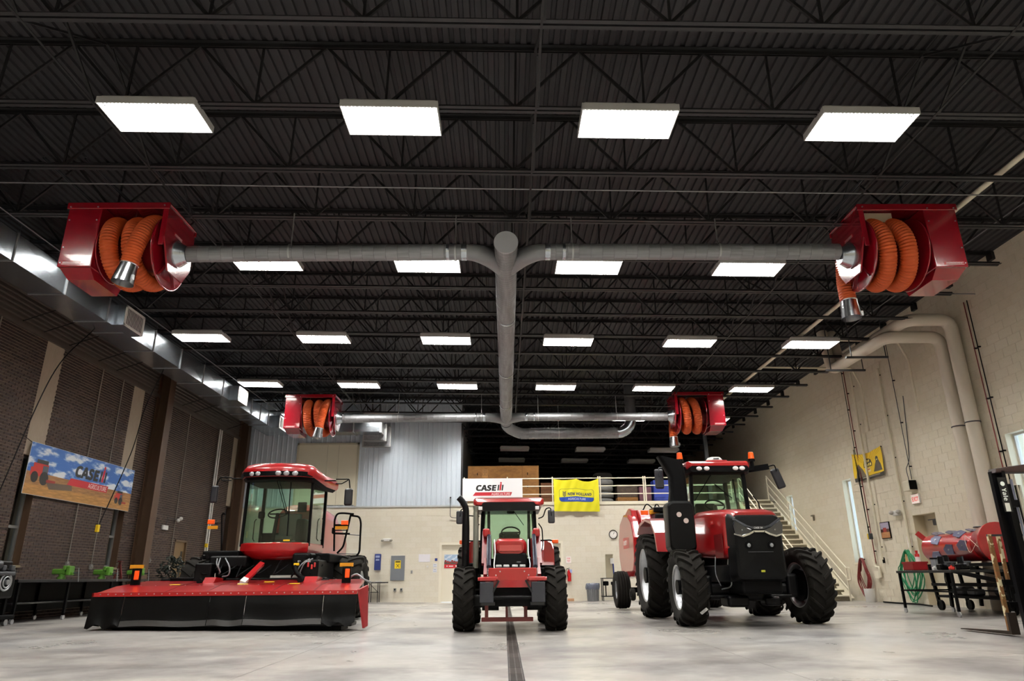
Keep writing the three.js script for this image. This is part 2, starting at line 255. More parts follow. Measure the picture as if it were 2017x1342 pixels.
// steel columns on the brick wall
for (const [z, w] of [[-12.9, .36], [-21.2, .36], [-28.15, .3]]) { const c = structure('trim_column', 'brown painted steel column against the brick wall');
  obj('flange', [B2(XL + .02, XL + .05, .05, 7.1, z - w / 2, z + w / 2), B2(XL + .36, XL + .39, .05, 7.1, z - w / 2, z + w / 2)], mat.brownSteel, c); obj('web', B2(XL + .05, XL + .36, .05, 7.1, z - .012, z + .012), mat.brownSteel, c); obj('base_plate', B2(XL + .01, XL + .45, floorY(XL), floorY(XL) + .03, z - w / 2 - .04, z + w / 2 + .04), mat.brownSteel, c); }
// windows
function windowX(name, o, x, s, label, frameMat, mull) {                 // s: +1 when the room lies on the +x side
  const g = structure(name, label), d = x - s * .22, f = .055, X = (a, b) => [Math.min(d + s * a, d + s * b), Math.max(d + s * a, d + s * b)];
  const [xa, xb] = X(-.03, .05);
  obj('window_frame', [B2(xa, xb, o[2], o[2] + f, o[0], o[1]), B2(xa, xb, o[3] - f, o[3], o[0], o[1]), B2(xa, xb, o[2] + f, o[3] - f, o[0], o[0] + f), B2(xa, xb, o[2] + f, o[3] - f, o[1] - f, o[1])], frameMat, g);
  const ys = [o[2] + f, ...mull, o[3] - f]; const [pa, pb] = X(-.004, .004);
  for (let i = 0; i < ys.length - 1; i++) { obj('pane', B2(pa, pb, ys[i] + (i ? .03 : 0), ys[i + 1] - (i < ys.length - 2 ? .03 : 0), o[0] + f, o[1] - f), mat.clear, g); if (i) obj('mullion', B2(xa, xb, ys[i] - .03, ys[i] + .03, o[0] + f, o[1] - f), frameMat, g); }
  const [sa, sb] = X(0, .24); obj('window_sill', B2(sa, sb, o[2] - .05, o[2], o[0] - .03, o[1] + .03), s > 0 ? mat.concrete : mat.cream, g);
  const [ja, jb] = X(.05, .22); obj('jamb', [B2(ja, jb, o[2], o[3], o[0], o[0] + .01), B2(ja, jb, o[2], o[3], o[1] - .01, o[1]), B2(ja, jb, o[3] - .01, o[3], o[0], o[1])], s > 0 ? mat.brownSteel : mat.cream, g);
}
winL.forEach((o, i) => windowX(`window_${i + 1}`, o, XL, 1, 'narrow dark window with aluminium frame in the brick wall', mat.alu, [2.1]));
winR.forEach((o, i) => windowX(`window_${i + 4}`, o, XR, -1, 'tall narrow daylit window in the cream block wall', mat.white, []));
// doors
{ const d = structure('door_1', 'cream steel door in the back wall with a poster on it'), o = doorB[0];
  obj('door_leaf', B2(o[0] + .05, o[1] - .05, floorY(-2) + .015, o[3] - .05, ZB - .1, ZB - .055), M(0xe0d9c6, .45), d);
  obj('door_frame', [B2(o[0] - .04, o[0] + .05, .02, o[3] + .04, ZB - .12, ZB + .02), B2(o[1] - .05, o[1] + .04, .02, o[3] + .04, ZB - .12, ZB + .02), B2(o[0] + .05, o[1] - .05, o[3] - .05, o[3] + .04, ZB - .12, ZB + .02)], M(0xe3dcca, .5), d);
  const e = structure('door_2', 'cream steel door behind the loader tractor'), q = doorB[1];
  obj('door_leaf', B2(q[0] + .05, q[1] - .05, floorY(2) + .015, q[3] - .05, ZB - .1, ZB - .055), M(0xe0d9c6, .45), e);
  obj('door_frame', [B2(q[0] - .04, q[0] + .05, .02, q[3] + .04, ZB - .12, ZB + .02), B2(q[1] - .05, q[1] + .04, .02, q[3] + .04, ZB - .12, ZB + .02), B2(q[0] + .05, q[1] - .05, q[3] - .05, q[3] + .04, ZB - .12, ZB + .02)], M(0xe3dcca, .5), e);
  obj('door_closer', B2(q[0] + .3, q[0] + .62, q[3] - .2, q[3] - .12, ZB - .055, ZB), mat.grey, e);
  const r = structure('door_3', 'cream exit door set back in the block wall'), p = doorR;
  obj('recess', [B2(XR - .004, XR + .3, floorY(XR), p[3] - .003, p[0] + .003, p[0] + .015), B2(XR - .004, XR + .3, floorY(XR), p[3] - .003, p[1] - .015, p[1] - .003), B2(XR - .004, XR + .3, p[3] - .015, p[3] - .003, p[0] + .015, p[1] - .015)], M(0xc4b89c, .6), r);
  obj('door_frame', [B2(XR + .301, XR + .359, floorY(XR), p[3] - .1, p[0] + .016, p[0] + .07), B2(XR + .301, XR + .36, floorY(XR), p[3] - .1, p[1] - .07, p[1] - .016), B2(XR + .301, XR + .359, p[3] - .12, p[3] - .016, p[0] + .016, p[1] - .016)], M(0xd4cab2, .5), r);
  obj('door_leaf', B2(XR + .31, XR + .355, floorY(XR) + .01, p[3] - .12, p[0] + .07, p[1] - .07), M(0xd9d0b9, .45), r); obj('outer_leaf', B2(XR + .362, XR + .41, -.09, p[3] - .005, p[0] + .005, p[1] - .005), mat.beige, r);
  obj('door_closer', [RB2(XR + .19, XR + .3, p[3] - .3, p[3] - .16, p[1] - .5, p[1] - .12, .02), B2(XR + .2, XR + .22, p[3] - .16, p[3] - .14, p[1] - .7, p[1] - .3)], M(0x55575a, .5, .4), r);
  const l = structure('door_4', 'brown steel door with a narrow glass strip in the brick wall'), k = doorL;
  obj('door_leaf', B2(XL - .1, XL - .05, floorY(XL) + .01, k[3] - .06, k[0] + .06, k[1] - .06), M(0x6b5436, .5), l); obj('glass_strip', B2(XL - .052, XL - .046, 1.05, 1.85, k[0] + .16, k[0] + .3), M(0x1a1a18, .1), l);
  obj('door_frame', [B2(XL - .12, XL + .01, floorY(XL), k[3], k[0], k[0] + .06), B2(XL - .12, XL + .01, floorY(XL), k[3], k[1] - .06, k[1]), B2(XL - .12, XL + .01, k[3] - .06, k[3], k[0], k[1])], M(0x5d4a33, .5), l);
}
// roof deck, joists and bridging (all fall to +x)
const tilt = o => { o.rotation.z = -Math.atan(ROOF_FALL); return o; };
{
  const c = structure('ceiling', 'black painted ribbed steel roof deck'); tilt(c);
  const len = ZF + .3 + 54.2, prof = []; for (let k = 0; k < 6; k++) { const x = k * .1524; prof.push([x, 0], [x + .075, 0], [x + .088, .04], [x + .138, .04], [x + .1524, 0]); }
  const pos = [], L = prof.length; for (let i = 0; i < L - 1; i++) { const [x0, y0] = prof[i], [x1, y1] = prof[i + 1]; if (x1 - x0 < 1e-6) continue; pos.push(x0, y0, 0, x1, y1, 0, x1, y1, -len, x0, y0, 0, x1, y1, -len, x0, y0, -len); }
  const g = new THREE.BufferGeometry(); g.setAttribute('position', new THREE.BufferAttribute(new Float32Array(pos), 3)); g.computeVertexNormals(); fin(g);
  const dm = [M(0x262528, .7), M(0x242326, .7), M(0x28272a, .7)].map(m => (m.side = THREE.DoubleSide, m));
  for (let k = 0; k < 25; k++) { const m = obj('deck_sheet', g, dm[(k * 7) % 3], c); m.position.set(-11.3 + k * .9144, 7.94, ZF + .3); }
  obj('roof_slab', B2(XL - .5, XR + .7, 8.0, 8.25, -54.4, ZF + .4), mat.roof, c);
}
{
  const YB = 6.9, YT = 7.93, P = 1.75, X0 = .06, jm = M(0x212124, .55), wm = M(0x111113, .6), span = [XL + .02, XR - .02];
  const j0 = thing('roof_joist', 'dark steel open web roof joist spanning the hall', 'joist', [0, 0, 0], 'open web roof joists'); j0.userData.kind = 'structure';
  const W = span[1] - span[0], cx = (span[0] + span[1]) / 2;
  obj('bottom_chord', [B(W - 2.4, .008, .055, cx, YB, -.043), B(W - 2.4, .055, .008, cx, YB + .0275, -.019), B(W - 2.4, .008, .055, cx, YB, .043), B(W - 2.4, .055, .008, cx, YB + .0275, .019)], jm, j0);
  obj('top_chord', [B(W, .008, .06, cx, YT, -.045), B(W, .06, .008, cx, YT - .03, -.019), B(W, .008, .06, cx, YT, .045), B(W, .06, .008, cx, YT - .03, .019)], wm, j0);
  const dg = (s) => BAR([0, YB + .03, 0], [s * P / 2, YT - .03, 0], .04, .03), dL = fin(dg(-1)), dR = fin(dg(1)), vg = fin(BAR([0, YB + .03, 0], [0, YT - .03, 0], .03, .025));
  for (let n = -6; n <= 6; n++) { const x = X0 + n * P; if (x < span[0] + 1.2 || x > span[1] - 1.2) continue; for (const g of [dL, dR, vg]) obj('web', g, wm, j0).position.x = x; }
  obj('seat', [B(.22, .16, .16, span[0] + .05, YT - .09, 0), B(.26, .18, .18, span[1] - .06, YT - .1, 0)], wm, j0);
  for (let k = -3; k <= 22; k++) { const j = k === -3 ? j0 : j0.clone(); if (k > -3) { j.name = numbered('roof_joist'); scene.add(j); } tilt(j); j.position.set(0, 0, -7.81 - k * 1.535); }
  for (const x of [-5.6, .34, 5.75]) { const b = thing('joist_bridging', 'dark steel bridging line crossing the roof joists', 'bridging', [0, 0, 0], 'bridging lines between roof joists'); b.userData.kind = 'structure'; tilt(b);
    obj('lower_run', B(.03, .01, 33, x, YB - .006, -20), wm, b); obj('upper_run', B(.04, .01, 33, x, YT - .07, -20), wm, b);
    for (let k = -3; k < 18; k++) { const z = -7.81 - k * 1.535; obj('cross_brace', [BAR([x, YB, z - .05], [x, YT - .07, z - 1.48], .028, .028), BAR([x + .03, YT - .07, z - .05], [x + .03, YB, z - 1.48], .028, .028)], wm, b); } }
}
// ---------- ceiling fixtures ----------
const lampLens = new THREE.MeshPhysicalMaterial({ color: 0xf4f4f2, roughness: .4, emissive: 0xffffff, emissiveIntensity: 3.2 });
const louvreWhite = M(0xf0f0ee, .5);
const lampHouse = M(0xb4b4b2, .45);
const louvre = J([...Array(25)].map((_, k) => B(.005, .028, .61, -.6 + k * .05, .004, 0)), [-.2, -.1, 0, .1, .2].map(z => B(1.26, .026, .005, 0, .006, z)));
const LZ = k => -7.98 - k * 4.64, LX = i => -7.93 + i * 3.216;
function fixture(x, z, label, group, lit = true, y0 = 6.83) {
  const t = thing('high_bay_light', label, 'light', [x, roofY(y0, x), z], group); tilt(t);
  obj('housing', LOFT([[[-.64, .13, -.31], [.64, .13, -.31], [.64, .13, .31], [-.64, .13, .31]].map(p => [p[0] * .94, p[1], p[2] * .9]), [[-.64, .085, -.31], [.64, .085, -.31], [.64, .085, .31], [-.64, .085, .31]]], true, 10), lampHouse, t);
  obj('rim', [B(1.3, .1, .012, 0, .037, -.315), B(1.3, .1, .012, 0, .037, .315), B(.012, .1, .618, -.644, .037, 0), B(.012, .1, .618, .644, .037, 0)], lampHouse, t);
  obj('diffuser', B(1.27, .006, .61, 0, .078, 0), lit ? lampLens : M(0x8f8f8c, .5), t);
  obj('louvre', louvre, louvreWhite, t);
  each('hanger', [ROD([-.45, .12, -.05], [-.45, .26, -.05], .006, 6), ROD([.45, .12, -.05], [.45, .26, -.05], .006, 6)], mat.steel, t);
  if (lit) { const l = new THREE.RectAreaLight(0xfffcf6, LAMP_NITS, 1.24, .58); l.position.set(0, .07, 0); l.rotation.x = -Math.PI / 2; t.add(l); }
}
const ROWS = ['lit row before the near hose reels', 'lit row just behind the near hose reels', 'lit row midway between the two hose reel pairs', 'lit row at the far hose reels', 'last lit row, beside the mezzanine'], NTH = ['first', 'second', 'third', 'fourth', 'fifth', 'sixth'];
for (let k = -3; k < 5; k++) for (let i = 0; i < 6; i++) {
  const where = k < 0 ? `${NTH[i]} fixture from the brick wall, ${['row by the service doors', 'row over the front bay', 'row over the camera'][k + 3]}` : `${NTH[i]} fixture from the brick wall, ${ROWS[k]}`;
  fixture(LX(i), LZ(k), where, k < 0 ? 'fixtures behind the viewer' : ROWS[k]);
}
for (let k = 0; k < 5; k++) { const g = single('light_conduit', ['thin grey conduit linking the fixtures over the foreground floor', 'thin grey conduit linking the second row of fixtures', 'thin grey conduit linking the third row of fixtures', 'thin grey conduit linking the fourth row of fixtures', 'thin grey conduit linking the last row of fixtures'][k], 'conduit', ROD([-9.8, 7.0, 0], [9.8, 7.0, 0], .014, 6), M(0x77777a, .4, .6), [0, 0, LZ(k) + .04]); tilt(g); }
for (const [x, z] of [[.5, -31], [3.9, -31], [7.2, -31], [.4, -34.2], [3.5, -34.2], [6.8, -34.2]]) fixture(x, z, `unlit strip fixture, ${z > -32 ? 'front' : 'rear'} mezzanine row, above the ${x < 1 ? 'tan cardboard crate' : x < 5 ? 'stacked tires' : 'blue crates'}`, `unlit mezzanine fixtures ${z > -32 ? 'front' : 'rear'}`, false, 6.35);
// ---------- exhaust extraction: spiral ducts and hose reels ----------
function spiralPipe(p, q, r, pitch = .12, seg = 24) {                    // straight round duct with raised seams
  p = V(...p); q = V(...q); const L = p.distanceTo(q), prof = [[0, 0], [r, 0]];
  for (let y = pitch; y < L - .02; y += pitch) prof.push([r, y - .008], [r + .005, y - .004], [r + .005, y + .004], [r, y + .008]);
  prof.push([r, L], [0, L]);
  const g = fin(toCreasedNormals(new THREE.LatheGeometry(prof.map(a => new THREE.Vector2(...a)), seg), .6)); g.applyMatrix4(new THREE.Matrix4().compose(p, new THREE.Quaternion().setFromUnitVectors(V(0, 1, 0), q.clone().sub(p).normalize()), V(1, 1, 1))); return g;
}
const arc = (n, f) => [...Array(n + 1)].map((_, i) => f(i / n));
{
  const ex = thing('exhaust_duct', 'galvanised spiral exhaust duct running down the hall with four branches', 'duct', [0, 0, 0]);
  const Y = 6.25, zn = -10.8, zf = -23.3, yf = 6.13, mx = .06;
  obj('main_duct', spiralPipe([mx, Y, -10.45], [mx + .04, yf + .02, -24.2], .195, .1, 28), mat.galv, ex);
  obj('end_cap', [C(.205, .205, .03, 'z', mx, Y, -10.44, 36)], M(0xb4b6bb, .55, .35), ex);
  obj('joint_band', [[-13.9], [-17.9], [-21.5]].map(([z]) => C(.203, .203, .08, 'z', mx + .02, Y - (z + 10.45) * -.0079, z, 28)), mat.duct, ex);
  // near branches: wye collars bend out of the main duct
  for (const s of [-1, 1]) for (const [z, y, dz, x1] of [[zn, Y, -1.15, s < 0 ? -5.39 : 5.84], [zf, yf, -.7, s < 0 ? -5.49 : 5.64]]) {
    obj('wye', SWEEP(arc(10, t => [mx + s * (.02 + .66 * t), y, z + dz * (1 - t) ** 2 * .55]), i => .185 - .045 * i / 10, 20), mat.galv, ex);
    obj('branch_collar', [C(.147, .147, .09, 'x', mx + s * .72, y, z, 24), C(.147, .147, .05, 'x', mx + s * 1.0, y, z, 24)], mat.duct, ex);
    obj('branch_duct', spiralPipe([mx + s * .66, y, z], [x1, y - .02, z], .14, .2, 24), mat.galv, ex);
  }
  const e2 = obj('return_duct', SWEEP([...arc(8, t => [mx + .04 + .55 * (1 - Math.cos(t * Math.PI / 2)), yf - .02 - .28 * t, -24.2 - .5 * Math.sin(t * Math.PI / 2)])], () => .195, 24), mat.galv, ex);
  obj('return_run', spiralPipe([.62, 5.83, -24.7], [4.15, 5.83, -24.7], .195, .1, 24), mat.galv, ex);
  obj('riser_elbow', SWEEP(arc(6, t => [4.1 + .55 * Math.sin(t * 1.57), 5.83 + .5 * (1 - Math.cos(t * 1.57)), -24.7]), () => .195, 22), mat.duct, ex);
  obj('riser', spiralPipe([4.65, 6.3, -24.7], [4.65, 7.95, -24.7], .195, .12, 22), M(0x6a6d70, .4, .7), ex);
  const rods = [[-3.65, Y, zn], [-.81, Y, zn], [1.21, Y, zn], [3.75, Y, zn], [-3.6, yf, zf], [-.75, yf, zf], [1.2, yf, zf], [3.9, yf, zf], [2, 5.83, -24.7], [mx, Y, -13], [mx + .03, yf + .05, -20.5]];
  for (const [x, y, z] of rods) { obj('hanger_rod', ROD([x, y + .12, z], [x, roofY(6.95, x), z], .012, 6), mat.alu, ex); obj('strap', C(.151 + (Math.abs(x) < .1 || z < -24 ? .056 : 0), .151 + (Math.abs(x) < .1 || z < -24 ? .056 : 0), .03, Math.abs(x) < .1 ? 'z' : 'x', x, y, z, 24, true), mat.alu, ex); }
}
const maker = (bg, fg) => printMat(512, 96, (g, w, h) => { g.fillStyle = bg; g.fillRect(0, 0, w, h); g.fillStyle = fg; g.font = 'italic bold 66px sans-serif'; g.textAlign = 'center'; g.textBaseline = 'middle'; g.fillText('MONOXIVENT', w / 2, h * .44, w * .94); g.fillRect(w * .03, h * .84, w * .94, h * .1); }, .3, { clearcoat: 1 });
const reelLabel = maker('#9d0f1a', '#f2eded');
function hoseReel(s, ox, oz, label, wraps, drop, oy = 6.22) {             // s = +1: the duct enters from +x
  const t = thing('hose_reel', label, 'hose reel', [ox, oy, oz]);
  const bx = (a, b, y0, y1, z0, z1, r = .012) => RB2(Math.min(s * a, s * b), Math.max(s * a, s * b), y0, y1, z0, z1, r);
  obj('motor_box', [bx(-1.65, -1.1, -.45, .68, -.5, .5, .02)], mat.reelRed, t);
  obj('box_base', LOFT([[[-1.62, -.45, -.48], [-1.12, -.45, -.48], [-1.12, -.45, .46], [-1.62, -.45, .46]], [[-1.55, -.6, -.4], [-1.12, -.6, -.4], [-1.12, -.6, .3], [-1.55, -.6, .3]]].map(r => (s < 0 ? r.map(p => [-p[0], p[1], p[2]]).reverse() : r)), true, 10), mat.reelRed, t);
  obj('top_plate', [bx(-1.67, .04, .68, .72, -.52, .53), bx(-1.67, .04, .6, .7, .5, .53), bx(-1.67, .04, .6, .7, -.53, -.5)], mat.reelRed, t);
  obj('back_plate', bx(-1.1, 0, .0, .68, -.52, -.49), mat.reelRed, t);
  const zy = [[.5, .7], [-.52, .7], [-.52, -.1], [-.3, -.4], [.22, -.4], [.4, -.05], [.5, .1]];
  obj('side_bracket', [EXTX(zy, s > 0 ? -.015 : -.015, .015), bx(-.08, .0, -.05, .7, .47, .5)], mat.reelRed, t);
  const ring = (a, r) => [C(r, r, .014, 'x', s * a, 0, 0, 40), T(new THREE.TorusGeometry(r, .012, 8, 48), s * a, 0, 0, 0, Math.PI / 2, 0)];
  obj('drum_flange', ring(-.12, .62), mat.reelRed, t); obj('drum_flange', ring(drop.front ? -1.08 : -1.0, drop.front ? .5 : .62), mat.reelRed, t);
  obj('spoke', [BAR([s * -.105, -.1, 0], [s * -.105, -.5, .28], .05, .016), BAR([s * -.105, -.1, 0], [s * -.105, -.5, -.28], .05, .016), BAR([s * -.105, .05, 0], [s * -.105, .52, 0], .05, .016)], mat.darkRed, t);
  obj('drum', C(.3, .3, 1.0, 'x', s * -.63, 0, 0, 28), mat.darkRed, t);
  obj('inlet_cone', [T(new THREE.CylinderGeometry(.14, .23, .16, 28, 1), s * .12, 0, 0, 0, 0, -s * Math.PI / 2), C(.235, .235, .03, 'x', s * .03, 0, 0, 28)], mat.duct, t);
  obj('bolt', [[-1.6, .63], [-1.15, .63], [-1.6, .4], [-1.15, .4], [-1.6, -.1], [-1.6, -.38], [-.05, .66]].map(([a, y]) => C(.012, .012, .012, 'z', s * a, y, y === .66 || y === .63 ? .535 : .505, 8)), mat.silver, t);
  // orange hose: ribbed, wound on the drum, free end hanging with a metal nozzle
  const P = [], R = .5, n = wraps * 46; const a0 = drop.front ? -.98 : -.86, a1 = -.26;
  for (let i = 0; i <= n; i++) { const u = i / n, th = Math.PI / 2 + (wraps * 2 * Math.PI) * (1 - u) * (drop.front ? 1 : -1); P.push(V(s * (a0 + (a1 - a0) * u), R * Math.sin(th), -R * Math.cos(th) * -1)); }
  const end = P.at(-1), tail = drop.front
    ? [[s * -.27, .5, 0], [s * -.28, .47, .26], [s * -.31, .28, .47], [s * -.37, -.08, .58], [s * -.42, -.46, .6]]
    : [[s * -.27, .5, 0], [s * -.15, .3, -.42], [s * -.1, -.2, -.52], [s * -.08, -.42, -.5], [s * -.08, -.64, -.49]];
  if (!drop.front) { P.reverse(); }
  const tc = new THREE.CatmullRomCurve3(vec(drop.front ? tail : tail)); const Q = tc.getPoints(drop.front ? 40 : 48);
  if (!drop.front) P.reverse();
  const all = [...P, ...Q.slice(1)], fineC = new THREE.CatmullRomCurve3(all), m = Math.round(fineC.getLength() / .024), F = fineC.getSpacedPoints(m);
  obj('hose', SWEEP(F, i => .128 + (i % 2 ? .014 : 0), 16, true, 22), mat.orangeHose, t);
  const e = V(...tail.at(-1)), d = e.clone().sub(V(...tail.at(-2))).normalize();
  const q = e.clone().addScaledVector(d, .34), nz = LOFT([0, .02, .05, 1].map((k, i) => { const c = e.clone().lerp(q, k), rad = [.135, .15, .138, .17][i], u = V(1, 0, 0).sub(d.clone().multiplyScalar(d.x)).normalize(), w = d.clone().cross(u); return [...Array(24)].map((_, j) => c.clone().addScaledVector(u, Math.cos(j / 24 * 6.2832) * rad).addScaledVector(w, Math.sin(j / 24 * 6.2832) * rad)); }), false, 40);
  const nm = mat.chrome.clone(); nm.side = THREE.DoubleSide; nm.roughness = .22; obj('nozzle', nz, nm, t); obj('latch', T(RB(.05, .09, .04, .01), q.x + .17, q.y + .08, q.z + .04), mat.silver, t);
  const lb = obj('maker_plate', rect(.34, .062), reelLabel, t); lb.position.set(s * -1.42, -.38, .503);
  const l2 = obj('maker_plate', rect(.3, .055), reelLabel, t); l2.position.set(s * .018, .3, .05); l2.rotation.y = s * Math.PI / 2;
  if (drop.board) obj('rear_board', B(.6, .17, .02, s * -.36, .575, .3), M(0xb8ab93, .7), t);
  obj('hanger_rod', [[-1.5, -.3], [-1.5, .3], [-.1, -.3], [-.1, .3]].map(([a, z]) => ROD([s * a, .7, z], [s * a, .78, z], .008, 6)), mat.steel, t);
  return t;
}
hoseReel(1, -5.6, -10.8, 'near red hose reel with three orange coils beside the shiny supply duct', 2.02, { front: true });
hoseReel(-1, 6.05, -10.8, 'near red hose reel with two fat orange coils toward the block wall', 1.7, { front: false, board: true }, 6.15);
hoseReel(1, -5.7, -23.3, 'far red hose reel with hanging orange hose, above the windrower', 2.02, { front: true }, 6.13);
hoseReel(-1, 5.85, -23.3, 'far red hose reel above the large black nosed tractor', 1.7, { front: false }, 6.13);
for (const [x, z, L, i, j] of [[-7.15, -10.5, 2.3, 0, 0], [-6.5, -10.5, 2.3, 0, 1], [-5.55, -10.5, 2.3, 0, 2], [5.85, -10.5, 2.3, 1, 2], [6.6, -10.5, 2.3, 1, 1], [7.55, -10.5, 2.3, 1, 0], [-7.1, -23.6, 2.2, 2, 0], [-6.5, -23.6, 2.2, 2, 1], [-5.6, -23.6, 2.2, 2, 2], [5.8, -23.6, 2.2, 3, 2], [6.6, -23.6, 2.2, 3, 1], [7.4, -23.6, 2.2, 3, 0]]) {
  const y = roofY(7.07, x), w = ['motor box', 'coils', 'duct inlet'][j]; const st = thing('strut_channel', `slotted steel strut over the ${w} of the ${['near reel beside the supply duct', 'near reel toward the block wall', 'far reel above the windrower', 'far reel above the black nosed tractor'][i]}`, 'strut', [x, y, z]);
  obj('channel', [B(.004, .04, L, -.02, 0, 0), B(.004, .04, L, .02, 0, 0), B(.04, .004, L, 0, .02, 0), B(.01, .004, L, -.015, -.02, 0), B(.01, .004, L, .015, -.02, 0)], M(0x5a5c60, .4, .7), st); }
// ---------- rectangular supply duct along the brick wall ----------
{
  const d = thing('supply_duct', 'shiny galvanised rectangular air duct along the brick wall, turning at the far corner', 'duct', [0, 0, 0]);
  const x0 = -9.5, x1 = -8.8, y0 = 6.39, y1 = 6.92, top = (x0 + x1) / 2;
  const cuts = [3, 1.4, -.2, -1.8, -3.4, -5, -6.6, -8.2, -9.8, -11.35, -12.9, -14.45, -15.2, -16.6, -18.1, -19.6, -21.1, -22.6, -23.7, -24.6, -25.5, -26.9];
  for (let i = 0; i < cuts.length - 1; i++) { const a = cuts[i] - .004, b = cuts[i + 1] + .004, m = (a + b) / 2, k = .014;
    // cross-broken sheets: a shallow pyramid on each face
    const pyr = (c, u, v, n) => { const P = [V(...c).addScaledVector(V(...u), -1).addScaledVector(V(...v), -1), V(...c).addScaledVector(V(...u), 1).addScaledVector(V(...v), -1), V(...c).addScaledVector(V(...u), 1).addScaledVector(V(...v), 1), V(...c).addScaledVector(V(...u), -1).addScaledVector(V(...v), 1)], o = V(...c).addScaledVector(V(...n), k), pos = []; for (let j = 0; j < 4; j++) { const p = P[j], q = P[(j + 1) % 4]; pos.push(p.x, p.y, p.z, q.x, q.y, q.z, o.x, o.y, o.z); } const g = new THREE.BufferGeometry(); g.setAttribute('position', new THREE.BufferAttribute(new Float32Array(pos), 3)); g.computeVertexNormals(); return fin(g); };
    const hz = (a - b) / 2, hy = (y1 - y0) / 2, yc = (y0 + y1) / 2;
    obj('duct_section', [B2(x0, x1, y0, y1, b, a), pyr([x1 + .001, yc, m], [0, 0, -hz], [0, hy, 0], [1, 0, 0]), pyr([top, y0 - .001, m], [(x1 - x0) / 2, 0, 0], [0, 0, hz], [0, -1, 0])].map(g => metreUV(g, 1.7)), mat.duct, d);
    obj('flange', [B2(x0 - .02, x1 + .022, y0 - .018, y0, a - .012, a + .016), B2(x0 - .02, x1 + .022, y1, y1 + .02, a - .012, a + .016), B2(x1, x1 + .022, y0, y1, a - .012, a + .016), B2(x0 - .02, x0, y0, y1, a - .012, a + .016)], mat.galv, d);
    if (i % 2) each('hanger', [ROD([x1 + .02, y0, a], [x1 + .02, roofY(6.93, -9), a], .006, 5), ROD([x0 - .02, y0, a], [x0 - .02, roofY(6.93, -9), a], .006, 5)], mat.steel, d); }
  obj('cross_section', [B2(x0, -7.2, y0, y1, -27.6, -26.91), B2(-7.19, -5.9, y0, y1, -27.6, -26.92)], mat.duct, d); obj('cross_flange', [-7.2, -5.9].map(x => B2(x - .02, x + .02, y0 - .03, y1 + .03, -27.63, -26.88)), mat.alu, d);
  obj('outlet_box', B2(-5.88, -4.85, y0, y1, -27.6, -26.9), mat.duct, d); obj('outlet_flange', B2(-4.87, -4.8, y0 - .03, y1 + .03, -27.63, -26.88), mat.alu, d);
  obj('wall_collar', [B2(-5.6, -4.75, 6.18, 6.8, -28.1, -27.55), B2(-5.7, -4.65, 6.02, 6.8, -28.39, -28.05)], mat.galv, d); obj('collar_flange', [B2(-5.65, -4.7, 6.14, 6.84, -27.62, -27.58), B2(-5.76, -4.6, 5.99, 6.84, -28.1, -28.06)], mat.alu, d);
  for (const z of [-15.05, -22.05, -26.35]) {
    const r = obj('register_box', B2(x1, x1 + .28, y0 - .02, y0 + .46, z - .42, z + .42), mat.duct, d);
    obj('grille_frame', [B2(x1 + .28, x1 + .3, y0 - .02, y0 + .03, z - .42, z + .42), B2(x1 + .28, x1 + .3, y0 + .41, y0 + .46, z - .42, z + .42), B2(x1 + .28, x1 + .3, y0 - .02, y0 + .46, z - .42, z - .37), B2(x1 + .28, x1 + .3, y0 - .02, y0 + .46, z + .37, z + .42)], mat.white, r);
    obj('grille_back', B2(x1 + .281, x1 + .284, y0, y0 + .44, z - .4, z + .4), M(0x151515, .8), r);
    for (let k = 0; k < 13; k++) obj('slat', B(.014, .4, .018, x1 + .294, y0 + .22, z - .34 + k * .0567, 0, .5, 0), mat.white, r); }
}
// ---------- wheels ----------
function lugTire(R, W, rimR, lugs, lugH = .045, lugW = .05, lean = .85) {       // tyre round the x axis, bar lugs leaning like a V seen from +z
  const Rc = R - lugH, h = W / 2, prof = [[rimR - .02, -h * .7], [rimR, -h * .78], [rimR + .03, -h * .86], [(rimR + Rc) / 2, -h * .99], [Rc - .06, -h * .96], [Rc - .015, -h * .82], [Rc, -h * .5], [Rc + .006, 0], [Rc, h * .5], [Rc - .015, h * .82], [Rc - .06, h * .96], [(rimR + Rc) / 2, h * .99], [rimR + .03, h * .86], [rimR, h * .78], [rimR - .02, h * .7]];
  const gs = [LAT(prof, 56, 'x')];
  for (const s of [-1, 1]) for (let k = 0; k < lugs; k++) { const f0 = (k + (s > 0 ? .5 : 0)) / lugs * 2 * Math.PI, rings = [];
    for (const [u, top] of [[0, R - .004], [.3, R], [.6, R - .003], [.9, R - .018], [1, R - .05]]) { const x = s * (.012 + u * (h - .005)), f = f0 + u * lean * h / R, w = (lugW * (1 - .12 * u)) / R, pt = (r, a) => V(x, r * Math.sin(a), r * Math.cos(a)), b = u === 1 ? Rc - .1 : Rc - .02;
      rings.push([pt(b, f - w * .62), pt(top, f - w * .42), pt(top, f + w * .42), pt(b, f + w * .62)]); }
    gs.push(LOFT(s > 0 ? rings : rings.map(r => r.slice().reverse()), true, 20)); }
  return J(gs);
}
function ribTire(R, W, rimR) { const h = W / 2, prof = [[rimR, -h * .8], [R * .8, -h]]; const n = 5; for (let k = 0; k < n; k++) { const a = -h * .9 + k * (W * .9 / n), b = a + W * .9 / n; prof.push([R - .03, a], [R - (k === 0 || k === 4 ? .02 : 0), a + .012], [R - (k === 0 || k === 4 ? .02 : 0), b - .012], [R - .03, b]); } prof.push([R * .8, h], [rimR, h * .8]); return LAT(prof, 40, 'x'); }
